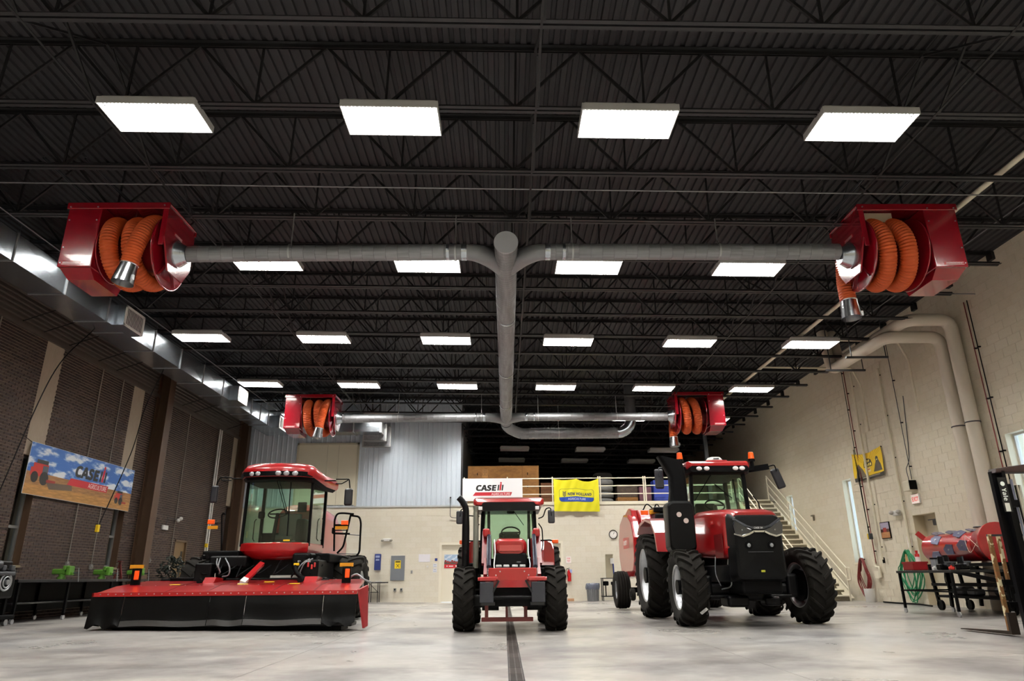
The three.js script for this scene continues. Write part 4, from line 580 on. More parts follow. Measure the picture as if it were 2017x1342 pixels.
// ---------- windrower with disc header ----------
{
  const ox = -4.95, oz = -15.6, t = thing('windrower', 'red self propelled windrower with glass cab, standing by the brick wall', 'windrower', [ox, .06, oz]);
  const L = (px, py, z) => { const p = onZ(px, py, z); return [p.x - ox, p.y - .06, z - oz]; };               // photo pixel at a known depth, in the machine's own axes
  // drive wheels
  const wt = lugTire(.7, .66, .34, 16, .035, .1, .7);
  for (const [x, s] of [[-2.1, -1], [1.33, 1]]) wheel(t, x, .7, -1.6, wt, .34, .66, s, mat.silver, .14);
  for (const x of [-1.7, .95]) { const w = obj('caster_tire', ribTire(.42, .3, .2), mat.rubber, t); w.position.set(x, .42, -4.8); obj('rim', rimGeo(.21, .3, 0, 1), mat.silver, w); }
  obj('frame', [RB2(-1.7, .98, .75, 1.1, -1.9, -1.3, .05), RB2(-1.0, -.7, .8, 1.05, -5, -1.3, .04), RB2(.3, .6, .8, 1.05, -5, -1.3, .04), RB2(-1.8, 1.05, .55, .8, -4.95, -4.65, .04)], mat.black, t);
  each('wheel_motor', [RB2(-1.72, -1.45, .5, 1.15, -1.9, -1.3, .06), RB2(.72, .98, .5, 1.15, -1.9, -1.3, .06)], mat.satin, t);
  // engine hood behind the cab
  obj('engine_hood', hoodLoft([[-1.75, -.05, 1.15, 2.45, 1.15, .3], [-2.1, -.05, 1.1, 2.62, 1.2, .35], [-3.4, -.05, 1.1, 2.55, 1.2, .35], [-4.9, -.05, 1.2, 2.1, 1.05, .3], [-5.1, -.05, 1.3, 1.9, .8, .2]]), mat.red, t);
  obj('air_screen', [RB2(.36, .5, 1.2, 2.55, -1.75, -1.45, .03), ...[...Array(16)].map((_, k) => B(.16, .02, .32, .43, 1.28 + k * .08, -1.6))], mat.black, t);
  // cab
  const zf = .0, zb = -1.3, gy = 1.6, gt = 2.98;
  const front = [[-.76, -.14], [-.6, .02], [-.3, .1], [.1, .12], [.45, .07], [.68, -.1]];                        // plan curve of the windshield
  const F2 = (y, k) => front.map(([x, z]) => [x * k, y, z]);
  const bow = (y0, k0, y1, k1) => { const a = F2(y0, k0), b = F2(y1, k1), th = -.006; return LOFT([[...a, ...a.map(p => [p[0], p[1], p[2] + th]).reverse()], [...b, ...b.map(p => [p[0], p[1], p[2] + th]).reverse()]], true, 25); };
  obj('windshield', bow(gy, 1, gt, .98), mat.glass, t);
  const S = s => s > 0 ? .69 : -.77;
  for (const s of [-1, 1]) { const x = S(s); obj('front_pillar', BAR([x, gy - .05, -.12], [x * .98, gt, -.12], .05, .06), mat.black, t); obj('rear_pillar', BAR([x, gy - .05, zb], [x, gt, zb], .06, .07), mat.black, t);
    obj('side_glass', pane([x, gy, -.16], [x, gy, zb + .04], [x, gt, zb + .04], [x * .98, gt, -.16]), mat.glass, t); obj('door_handle', PIPE([[x + s * .03, 2.2, -1.0], [x + s * .07, 2.15, -1.0], [x + s * .07, 1.75, -1.0], [x + s * .03, 1.7, -1.0]], .011, 6, .03), mat.black, t); }
  obj('rear_glass', pane([-.74, gy + .3, zb], [.66, gy + .3, zb], [.66, gt, zb], [-.74, gt, zb]), mat.glass, t); obj('cab_rear_panel', B2(-.76, .68, gy - .1, gy + .3, zb - .02, zb + .02), mat.black, t);
  const lowR = (y, k, dz) => [...F2(y, k).map(p => [p[0], y, p[2] + dz]), [.69 * k, y, -1.3], [-.77 * k, y, -1.3]];
  obj('cab_base', LOFT([lowR(1.27, .72, -.12), lowR(1.33, .92, -.03), lowR(1.45, 1.03, .03), lowR(1.6, 1.03, .03), lowR(1.62, 1.0, 0)], true, 40), mat.red, t);
  const roofR = (y, k, dz) => [[-.9, -.1], [-.72, .26], [-.35, .4], [.1, .42], [.55, .34], [.8, .1], [.92, -.6], [.98, -1.35], [.5, -1.5], [-.6, -1.5], [-.92, -1.3]].map(([x, z]) => [x * k - .02, y - (x > .7 && z < -.4 ? .12 : 0), -.25 + (z + .25) * k + dz]);
  obj('roof', LOFT([roofR(2.99, .97, 0), roofR(3.05, 1.0, 0), roofR(3.15, 1.0, 0), roofR(3.24, .93, 0), roofR(3.29, .8, 0), roofR(3.31, .5, 0)], true, 50), mat.red, t);
  obj('roof_liner', LOFT([roofR(2.93, .9, 0), roofR(2.995, .96, 0)], true, 30), mat.black, t);
  obj('lamp_band', LOFT([3.0, 3.1].map(y => [[-.9, -.1], [-.72, .26], [-.35, .4], [.1, .42], [.55, .34], [.74, .12], [.7, .1], [.53, .28], [.1, .36], [-.35, .34], [-.68, .22], [-.86, -.1]].map(([x, z]) => [x * 1.012 - .02, y, z * 1.012 + .01])), true, 20), mat.black, t);
  for (const px of [484, 495.8, 509.2, 549.5, 564.8, 581]) { const p = L(px, 930.8, -15.2); p[2] = [.26, .345, .395, .445, .42, .385][[484, 495.8, 509.2, 549.5, 564.8, 581].indexOf(px)] - .0; obj('roof_lamp', SPH(.068, p[0], 3.05, p[2], 1, .78, .5, 14), M(0xaeb0b4, .15, .4, { clearcoat: 1 }), t); }
  obj('wiper', [BAR([-.05, 2.95, .14], [.22, 2.2, .14], .012, .012), BAR([0, 2.95, .14], [.26, 2.2, .14], .012, .012), BAR([.26, 2.9, .13], [.28, 1.75, .12], .02, .012)], mat.black, t);
  obj('seat', [RB(.5, .14, .5, .06, -.02, 1.75, -.8), RB(.46, .5, .14, .06, -.02, 2.02, -1.06), RB(.5, .62, .06, .03, 0, 2.0, -.98)], M(0x3b403d, .7), t);
  obj('steering_wheel', [T(new THREE.TorusGeometry(.2, .016, 8, 28), -.1, 2.26, -.3, -1.0, 0, 0), BAR([-.1, 1.6, -.1], [-.1, 2.26, -.3], .06, .06), BAR([-.28, 2.25, -.3], [.08, 2.25, -.3], .03, .015)], mat.black, t);
  obj('console', [RB(.24, .5, .5, .06, .42, 1.9, -.6), RB(.2, .22, .05, .02, .42, 2.4, -.35), RB(.14, .16, .1, .04, -.42, 2.22, -.2)], mat.black, t); obj('cab_floor', B2(-.72, .64, 1.58, 1.62, -1.28, -.1), mat.black, t); obj('warning_label', B(.14, .03, .004, .28, 1.66, .135), mat.yellow, t);
  // mirrors, rails, marker lamps
  obj('mirror_arm', [ROD([-.88, 3.0, 0], [-1.1, 3.0, 0], .015), PIPE([[-1.1, 3.02, 0], [-1.36, 3.03, 0], [-1.42, 2.86, 0]], .013, 6, .03), PIPE([[-1.1, 2.96, 0], [-1.3, 2.96, 0], [-1.36, 3.03, 0]], .011, 6, .03)], mat.black, t); obj('mirror', RB(.16, .38, .09, .04, -1.44, 2.66, 0), M(0x1a1b22, .4), t);
  obj('mirror_arm', [ROD([.8, 2.99, -.4], [1.12, 2.99, -.4], .015), PIPE([[1.12, 3.02, -.4], [1.42, 3.02, -.4], [1.45, 2.82, -.4]], .014, 6, .03), PIPE([[1.12, 2.92, -.4], [1.26, 2.92, -.4], [1.4, 3.0, -.4]], .012, 6, .03)], mat.black, t); obj('mirror', RB(.19, .38, .09, .05, 1.43, 2.62, -.4), M(0x17181d, .4), t);
  const rl = (pts) => PIPE(pts.map(([px, py]) => L(px, py, -16.2)), .022, 8, .07);
  obj('platform_rail', [rl([[658, 1086], [659, 1024], [664, 1012], [676, 1011], [697, 1013]]), rl([[664, 1090], [676, 1078], [691, 1014]]), rl([[692, 1016], [708, 1018], [711, 1030], [708, 1088], [702, 1096]]), rl([[656, 1040], [655, 1050], [658, 1051], [689, 1052]])], mat.black, t); obj('rail_brace', [ROD(L(684, 1053, -16.2), L(709, 1055, -16.2), .009), ROD(L(664, 1091, -16.2), L(704, 1092, -16.2), .009)], mat.steel, t);
  obj('marker_panel', [B(.32, .09, .03, ...L(672, 1037, -16.15)), B(.3, .02, .03, ...L(671, 1045, -16.15))], mat.black, t); obj('marker_lamp', RB(.16, .1, .06, .015, ...L(679, 1030, -16.1)), mat.amber, t); obj('marker_reflector', B(.28, .07, .01, ...L(672.5, 1040, -16.08)), mat.amberY, t);
  obj('marker_post', [PIPE([L(436, 1090, -15.8), L(437, 1015, -15.8), L(441, 1010, -15.8), L(444, 1015, -15.8)], .018, 8, .05), PIPE([L(436, 1030, -15.8), L(420, 1032, -15.8)], .01, 6)], mat.black, t); obj('marker_lamp', RB(.15, .1, .06, .015, ...L(416, 1028.5, -15.75)), mat.amber, t); obj('marker_reflector', [B(.22, .07, .02, ...L(419, 1039.5, -15.75))], mat.amberY, t);
  // platforms and hydraulics between cab and header
  each('platform', [RB2(-1.5, -.72, 1.28, 1.46, -1.5, .1, .04), RB2(.5, 1.15, 1.2, 1.4, -1.5, -.2, .04)], mat.black, t);
  obj('lift_frame', [RB2(-1.4, 1.1, .82, 1.3, -.9, -.2, .04), RB2(-1.45, -1.1, .6, 1.2, -.3, .5, .04), RB2(.75, 1.1, .6, 1.25, -.3, .5, .04), RB2(-1.3, -.5, 1.1, 1.35, -.4, .2, .05), RB2(.45, .85, 1.05, 1.4, -.4, .2, .05), RB2(-2.2, 1.2, .78, .9, .1, .32, .02)], mat.satin, t);
  obj('lift_cylinder', [ROD([.98, 1.3, .1], [.92, .8, .5], .05, 12), ROD([-1.25, 1.2, .1], [-1.22, .75, .5], .05, 12)], mat.black, t); obj('cylinder_rod', [ROD([.8, 1.2, .3], [.8, .9, .35], .016, 8), ROD([-1.05, 1.0, .4], [-1.05, .85, .4], .02, 8)], mat.chrome, t);
  obj('pale_beam', B2(-.05, .7, .86, .95, -.15, -.05), M(0xc9c6bd, .5), t);
  const hose = (pts, r = .014) => TUBE(pts.map(([px, py, z]) => L(px, py, z)), r, 24, 6);
  obj('hydraulic_hose', [hose([[428, 1101, -15.2], [427, 1112, -15.1], [433, 1125, -15.1], [432, 1134, -15.2]]), hose([[434, 1100, -15.2], [430, 1115, -15.05], [434, 1128, -15.1]]), hose([[444, 1100, -15.2], [452, 1118, -15], [450, 1133, -15], [438, 1136, -15.1]])], M(0x8b8d92, .4), t);
  obj('hydraulic_hose', [hose([[610, 1101, -15.2], [594, 1112, -15], [586, 1125, -15], [588, 1130, -15]]), hose([[616, 1101, -15.2], [600, 1110, -15], [591, 1128, -15], [592, 1131, -15]])], M(0x77797e, .4), t);
  obj('bundle_hose', [hose([[581, 1116, -15], [584, 1128, -14.9], [598, 1140, -14.9], [622, 1146, -15], [648, 1145, -15.1]], .045)], mat.black, t); for (let k = 0; k < 26; k++) { const left = k % 2, x = left ? rr(-1.5, -.75) : rr(.5, 1.05), y = rr(.95, 1.35), z = rr(.12, .52); obj('fitting', k % 3 ? C(.022, .022, rr(.05, .12), 'xyz'[k % 3], x, y, z, 10) : RB(.07, .06, .06, .012, x, y, z), k % 4 ? mat.satin : mat.silver, t); }
  obj('feed_hose', [...Array(7)].map((_, k) => TUBE([[-1.4 + k * .4, 1.25, .1], [-1.35 + k * .38, 1.05 - .06 * (k % 3), .42], [-1.2 + k * .36, .98, .5], [-1.05 + k * .36, 1.15, .2]], .018, 16, 6)), mat.black, t);
  obj('yellow_coupler', RB(.11, .05, .05, .012, ...L(584, 1112, -15)), mat.yellow, t);
  for (const px of [607, 614, 620]) obj('red_tag', RB(.04, .09, .02, .01, ...L(px, 1113 + (px === 614 ? 4 : 0), -14.95)), M(0xb32a28, .5), t);
}
{
  const ox = -5.0, oz = -14.3, t = thing('disc_header', 'wide red disc mower header with black rubber curtains in front of the windrower', 'header', [ox, .06, oz]);
  const x0 = -2.4, x1 = 2.33, zf = .9, zb = -.95, yf = .62, yb = .82;
  { const g = EXTX([[zf, yf], [zf, yf + .035], [.25, .77], [zb, .86], [zb, .8], [.2, .72], [zf - .04, yf]], x0, x1), p = g.attributes.position; for (let i = 0; i < p.count; i++) if (p.getX(i) > 0) p.setX(i, p.getX(i) + (p.getZ(i) - zf) * .13); obj('top_deck', g, mat.red, t); }
  obj('front_edge', [B2(x0 - .02, x1, yf - .02, yf + .05, zf - .01, zf + .02)], mat.red, t);
  obj('corner_deck', EXTY([[x0 - .02, zf + .02], [x0 - .12, zf - .1], [x0 - .12, zb + .5], [x0, zb + .3], [x0, zf]], yf - .02, yf + .045), mat.red, t);
  obj('end_plate', LOFT([[[x1, .68, zf + .03], [x1 + .08, .75, zf - .42], [x1 + .13, .05, zf - .3], [x1 + .1, .02, zf - .12]], [[x1 + .035, .68, zf + .03], [x1 + .115, .75, zf - .42], [x1 + .165, .05, zf - .3], [x1 + .135, .02, zf - .12]]], true, 10), M(0x8f1018, .5), t); obj('end_plate', EXTX([[zf - .15, .12], [zb + .2, .25], [zb, .84], [zf - .15, .66]], x0 - .1, x0 - .06), mat.red, t);
  const cur = M(0x0a0a0b, .36, 0, { map: grainTex, specularIntensity: .22 }), edge = M(0x2c2a29, .5, 0, { map: grainTex });
  for (const [a, b, hem] of [[x0 - .06, -1.87, 0], [-1.86, -.33, 1], [-.32, .32, 1], [.33, 1.72, 1], [1.73, x1 - .01, 0]]) {        // five hanging flaps, each sagging a little differently
    const n = 10, rows = [[.6, .0], [.5, .02], [.38, .035], [.26, .03], [.18, .05], [.1, .075]], ring = (y, dz, u) => { const x = a + (b - a) * u, w = .012 * Math.sin(u * 9 + a * 5) * (.62 - y) * 2; return V(x, y + (y < .12 && !hem ? .04 * Math.sin(u * 12 + a) : .012 * Math.sin(u * 7 + b)) * (y < .2 ? 1 : 0), zf + dz + w); };
    const rings = []; for (let i = 0; i <= n; i++) { const u = i / n, f = rows.map(([y, dz]) => ring(y, dz, u)); rings.push([...f, ...f.map(p => V(p.x, p.y, p.z - .012)).reverse()]); }
    const m = obj('curtain', LOFT(rings, true, 40), cur, t); if (hem) { const hr = []; for (let i = 0; i <= n; i++) { const u = i / n, f = [[.19, .052], [.095, .08]].map(([y, dz]) => ring(y, dz, u)); hr.push([...f.map(p => V(p.x, p.y, p.z + .004)), ...f.map(p => V(p.x, p.y, p.z - .004)).reverse()]); } obj('hem_strip', LOFT(hr, true, 40), edge, m); } }
  obj('side_curtain', EXTX([[zf - .02, .6], [zf - .02, .12], [zf - .35, .08], [zf - .7, .14], [zf - .7, .6]], x0 - .05, x0 - .035), cur, t);
  obj('deck_seam', [-1.2, -.45, .75, 1.5].map(x => EXTX([[zf - .02, yf + .036], [.25, .772], [zb + .05, .862], [zb + .05, .866], [.25, .778], [zf - .02, yf + .042]], x, x + .03)), mat.darkRed, t);
  obj('bolt', [...Array(34)].map((_, k) => C(.011, .011, .012, 'z', x0 + .1 + k * .138, yf + .02, zf + .022, 6)), mat.silver, t); obj('deck_bolt', [...Array(15)].map((_, k) => C(.012, .012, .014, 'y', x0 + .45 + k * .28, .775, .2, 6)), mat.silver, t);
  obj('rear_tube', [RB2(x0 + .6, x1 - .3, .55, .8, zb - .1, zb + .15, .04)], mat.black, t); obj('cutter_bar', [RB2(x0 + .1, x1 - .1, .05, .13, .3, .75, .03), ...[...Array(9)].map((_, k) => C(.2, .2, .03, 'y', x0 + .4 + k * .5, .15, .55, 18))], mat.blackSteel, t); obj('skid_shoe', [B2(x0 + .3, x1 - .3, -.05, .05, .1, .7)], mat.black, t);
  for (const [px, py, z, s] of [[265, 1158, -14.35, 1], [681, 1160, -14.35, 1]]) { const p = onZ(px, py, z), x = p.x - ox, zz = z - oz;
    obj('marker_post', [B(.17, .36, .05, x, .92, zz)], mat.black, t); obj('marker_lamp', RB(.09, .17, .03, .01, x + .02, .97, zz + .035), mat.amber, t); obj('marker_reflector', B(.26, .07, .03, x - .01, 1.13, zz + .01), mat.amberY, t); }
  for (const [px, py] of [[340, 1160], [474, 1160], [577, 1162], [512, 1150]]) { const p = onZ(px, py, -14.1); obj('sticker', B(.2, .003, .06, p.x - ox, .79 + (py < 1155 ? .035 : 0), (py < 1155 ? -.35 : .12), .16, 0, 0), mat.yellow, t); }
  obj('corner_stripe', [T(B(.5, .003, .035), x0 + .25, .695, .62, .2, .35, 0), T(B(.4, .003, .035), x1 - .25, .7, .6, .2, -.4, 0)], mat.amberY, t);
  obj('lift_link', [BAR([-.12, .82, -.1], [.0, 1.18, -.75], .1, .07)], mat.red, t); obj('link_band', BAR([-.125, .81, -.07], [-.1, .88, -.2], .11, .075), mat.white, t); obj('link_foot', B(.1, .02, .1, -.12, .8, 0), mat.white, t);
  each('drive_mount', [EXTX([[-.3, .8], [-.42, .92], [-.8, .9], [-.8, .8]], -1.0, -.78), EXTX([[-.3, .8], [-.42, .92], [-.8, .9], [-.8, .8]], 1.0, 1.25)], mat.red, t); each('drive_cap', [C(.05, .05, .08, 'z', -1.05, .85, -.3, 14), C(.05, .05, .08, 'z', .94, .85, -.3, 14)], mat.black, t);
  obj('conditioner_arm', [RB2(x0 + .5, x0 + 1.6, .84, .92, zb - .1, zb + .1, .02)], mat.black, t); obj('hose_rest', TUBE([[x1 - .5, .86, -.5], [x1 - .3, .95, -.4], [x1 - .12, .85, -.3], [x1 - .05, .8, -.6]], .02, 16, 6), M(0x9a9ca0, .4), t);
}
// ---------- back wall, mezzanine and stairs ----------
const fy = x => floorY(x);
{
  const r = thing('mezzanine_railing', 'cream tube guard railing along the mezzanine edge', 'railing', [0, 3.78, ZB + .03]);
  for (const x of [-1.6, .15, 1.98, 3.84, 3.92, 5.68, 5.76, 7.5, 9.25]) obj('post', RB(.05, 1.02, .05, .008, x, .49, -.04), mat.cream, r);
  for (const y of [.93, .62, .3]) obj('rail', RB2(-1.62, 9.27, y - .02, y + .02, -.06, -.02, .008), mat.cream, r);
  const b = single('logo_banner', 'white banner with black lettering and red stripe tied to the mezzanine railing', 'banner', RB(2.42, .9, .012, .005), mat.white, [-.45, 4.27, ZB + .075]);
  b.material = M(0xe6e6e8, .6);
  const pr = obj('print', rect(2.38, .86), printMat(1024, 370, (g, w, h) => { g.fillStyle = '#e8e8ea'; g.fillRect(0, 0, w, h); caseLogo(g, 215, 200, 128); g.fillStyle = '#b5202c'; g.beginPath(); g.moveTo(215, 228); g.lineTo(850, 228); g.lineTo(828, 288); g.lineTo(170, 288); g.fill(); g.fillStyle = '#f0f0f0'; g.font = '52px sans-serif'; g.fillText('AGRICULTURE', 492, 277, 330); }), b); pr.position.z = .0075;
  // cloth banner with wavy folds
  const W = 1.82, H = 1.28, nx = 40, ny = 24, g = new THREE.PlaneGeometry(W, H, nx, ny), p = g.attributes.position;
  for (let i = 0; i < p.count; i++) { const u = p.getX(i) / W + .5, v = p.getY(i) / H + .5; const sag = v * v * (.1 * Math.sin(Math.PI * Math.min(1, u / .5)) * (u < .5 ? .55 : 0) + (u >= .5 ? .12 * Math.sin(Math.PI * (u - .5) / .5) : 0)); p.setY(i, p.getY(i) - sag - (1 - v) * .03 * u); p.setZ(i, .02 * Math.sin(u * 14 + v * 3) * (.4 + .6 * (1 - v)) + .012 * Math.sin(u * 31 - v * 8)); }
  g.computeVertexNormals();
  const m = printMat(1024, 720, (c, w, h) => { c.fillStyle = '#dcd412'; c.fillRect(0, 0, w, h); const x = w * .12, y = h * .3, ww = w * .76, hh = h * .4; c.lineWidth = 7; c.strokeStyle = '#26303c'; c.beginPath(); c.roundRect(x, y, ww, hh, 60); c.stroke(); c.save(); c.beginPath(); c.roundRect(x + 3, y + 3, ww - 6, hh - 6, 57); c.clip(); c.fillStyle = '#173f9a'; c.beginPath(); c.moveTo(x, y + hh * .68); c.quadraticCurveTo(x + ww / 2, y + hh * .52, x + ww, y + hh * .68); c.lineTo(x + ww, y + hh); c.lineTo(x, y + hh); c.fill(); c.restore();
    c.fillStyle = '#1f2c4a'; c.font = 'bold 88px sans-serif'; c.textBaseline = 'middle'; c.fillText('NEW HOLLAND', x + ww * .24, y + hh * .4, ww * .7); c.lineWidth = 5; c.strokeStyle = '#1f2c4a'; c.strokeText('NEW HOLLAND', x + ww * .24, y + hh * .4, ww * .7); c.fillStyle = '#e9e9ec'; c.font = '68px sans-serif'; c.fillText('AGRICULTURE', x + ww * .25, y + hh * .79, ww * .52); c.strokeStyle = '#1f2c4a'; c.lineWidth = 13; for (let k = -1; k < 3; k++) { c.beginPath(); c.moveTo(x + ww * .1, y + hh * (.28 + k * .1)); c.lineTo(x + ww * .15, y + hh * (.4 + k * .1)); c.lineTo(x + ww * .2, y + hh * (.28 + k * .1)); c.stroke(); } }, .7, { side: THREE.DoubleSide });
  single('cloth_flag', 'bright yellow flag with blue and black emblem hanging from the mezzanine railing', 'flag', g, m, [2.93, 4.04, ZB + .1]);
}
{ // things stored on the mezzanine
  const card = M(0xb07a3e, .8, 0, { map: grainTex }), card2 = M(0x7a4a26, .8, 0, { map: grainTex }), Y = 3.74;
  const bx = thing('cardboard_crate', 'very large tan cardboard box standing behind the white banner', 'box', [0, Y, -29.6]); obj('carton', RB2(-1.5, 1.48, 0, 1.62, -.5, .4, .02), card, bx); obj('slot', [[-1.1, 1.28], [1.0, 1.28], [1.0, .75], [1.0, .25]].map(([x, y]) => B(.03, .1, .004, x, y, .402)), mat.black, bx); obj('print_mark', T(rect(.24, .34), -.78, 1.3, .403), printMat(96, 128, (g, w, h) => { g.fillStyle = '#b07a3e'; g.fillRect(0, 0, w, h); g.strokeStyle = '#4a331c'; g.lineWidth = 4; g.strokeRect(8, 8, 34, 34); g.strokeRect(52, 8, 34, 34); g.strokeRect(8, 56, 34, 34); g.strokeRect(52, 56, 34, 34); g.beginPath(); g.moveTo(16, 34); g.lineTo(34, 16); g.moveTo(60, 16); g.lineTo(78, 34); g.stroke(); }), bx); obj('flap_seam', B(.01, 1.6, .004, .78, .8, .402), card2, bx);
  for (let k = 0; k < 3; k++) single('carton', `${['bottom', 'middle', 'top'][k]} brown carton of the stack between the tan crate and the yellow flag`, 'box', RB(.8, .3, .6, .012, 0, .15, 0), card2, [1.95, Y + k * .305, -29.6], 'brown cartons behind the railing');
  const tt = LAT([[.2, -.12], [.34, -.13], [.4, -.09], [.42, 0], [.4, .09], [.34, .13], [.2, .12]], 28, 'y');
  for (let k = 0; k < 5; k++) single('stored_tire', ['lowest pale wrapped tire of the mezzanine stack', 'second lowest pale wrapped tire of the mezzanine stack', 'middle pale wrapped tire of the mezzanine stack', 'second highest pale wrapped tire of the mezzanine stack', 'dark tire on top of the pale tire stack'][k], 'tire', tt, k < 4 ? M(0x8f8f8c, .6, 0, { map: grainTex }) : mat.rubber, [4.2 + .02 * (k % 2), Y + .13 + k * .262, -29.6], 'stacked tires on the mezzanine');
  single('dark_tire', 'large dark tire lying behind the stacked tires', 'tire', LAT([[.3, -.2], [.55, -.22], [.66, -.1], [.66, .1], [.55, .22], [.3, .2]], 30, 'y'), mat.rubber, [3.6, Y + .22, -31.2]);
  single('brown_box', 'brown patterned box on the mezzanine beside the stacked tires', 'box', RB(.85, .28, .6, .012, 0, .14, 0), card, [5.15, Y, -29.5]); single('print_box', 'dark printed carton resting on the brown patterned box', 'box', RB(.85, .45, .6, .012, 0, .225, 0), M(0x5b4a3e, .8, 0, { map: brickTex }), [5.15, Y + .285, -29.5]); single('mauve_box', 'dull mauve carton on the mezzanine next to the brown box', 'box', RB(.5, .7, .6, .012, 0, .35, 0), M(0x6a4550, .8), [5.9, Y, -29.5]);
  const crate = J(RB(.98, .24, .6, .012, 0, .12, 0), [...Array(9)].map((_, k) => B(.02, .2, .62, -.44 + k * .11, .12, 0)));
  for (let k = 0; k < 4; k++) single('blue_crate', `blue plastic crate behind the railing, ${['lowest', 'second lowest', 'second highest', 'topmost'][k]} of its stack`, 'crate', crate, M(0x3447a6, .5), [6.75, Y + k * .245, -29.5], 'blue crates on the mezzanine');
  single('roof_post', 'dark steel post rising from the mezzanine at the stair head', 'post', [B(.16, 3.5, .16, 0, 1.75, 0)], M(0x2b2c30, .5, .3), [8.6, Y, -29.2]);
}
{ // stairs along the block wall
  const s = thing('staircase', 'cream steel staircase with tube railings climbing to the mezzanine', 'staircase', [10.05, 0, -22.5]);
  const n = 20, rise = 3.62 / n, run = .285, w = 1.1, y0 = fy(10);
  const tread = RB(w, .04, run + .02, .008), riser = B(w, rise - .02, .012), rm = M(0x8d836c, .8, 0, { map: brickTex });
  for (let k = 0; k < n; k++) { obj('tread', tread, mat.cream, s).position.set(0, y0 + (k + 1) * rise - .02, -k * run - run / 2); obj('riser', riser, rm, s).position.set(0, y0 + (k + .5) * rise, -k * run - .012); }
  for (const sx of [-1, 1]) { const x = sx * (w / 2 + .03), st = z => y0 - z / run * rise;
    obj('stringer', BAR([x, y0 + .08, -.02], [x, y0 + n * rise - .06, -n * run], .26, .03), mat.cream, s);
    for (const z of [0, -1.9, -3.8, -5.65]) obj('post', RB(.045, 1.0, .045, .006, x, st(z) + .5, z), mat.cream, s);
    for (const h of [.98, .66, .34]) obj('rail', ROD([x, st(0) + h, 0], [x, st(-5.65) + h, -5.65], .021, 8), mat.cream, s);
    obj('end_loop', PIPE([[x, y0 + .98, 0], [x + .0, y0 + .98, .22], [x, y0 + .62, .22], [x, y0 + .62, 0]], .02, 8, .04), mat.cream, s); }
}
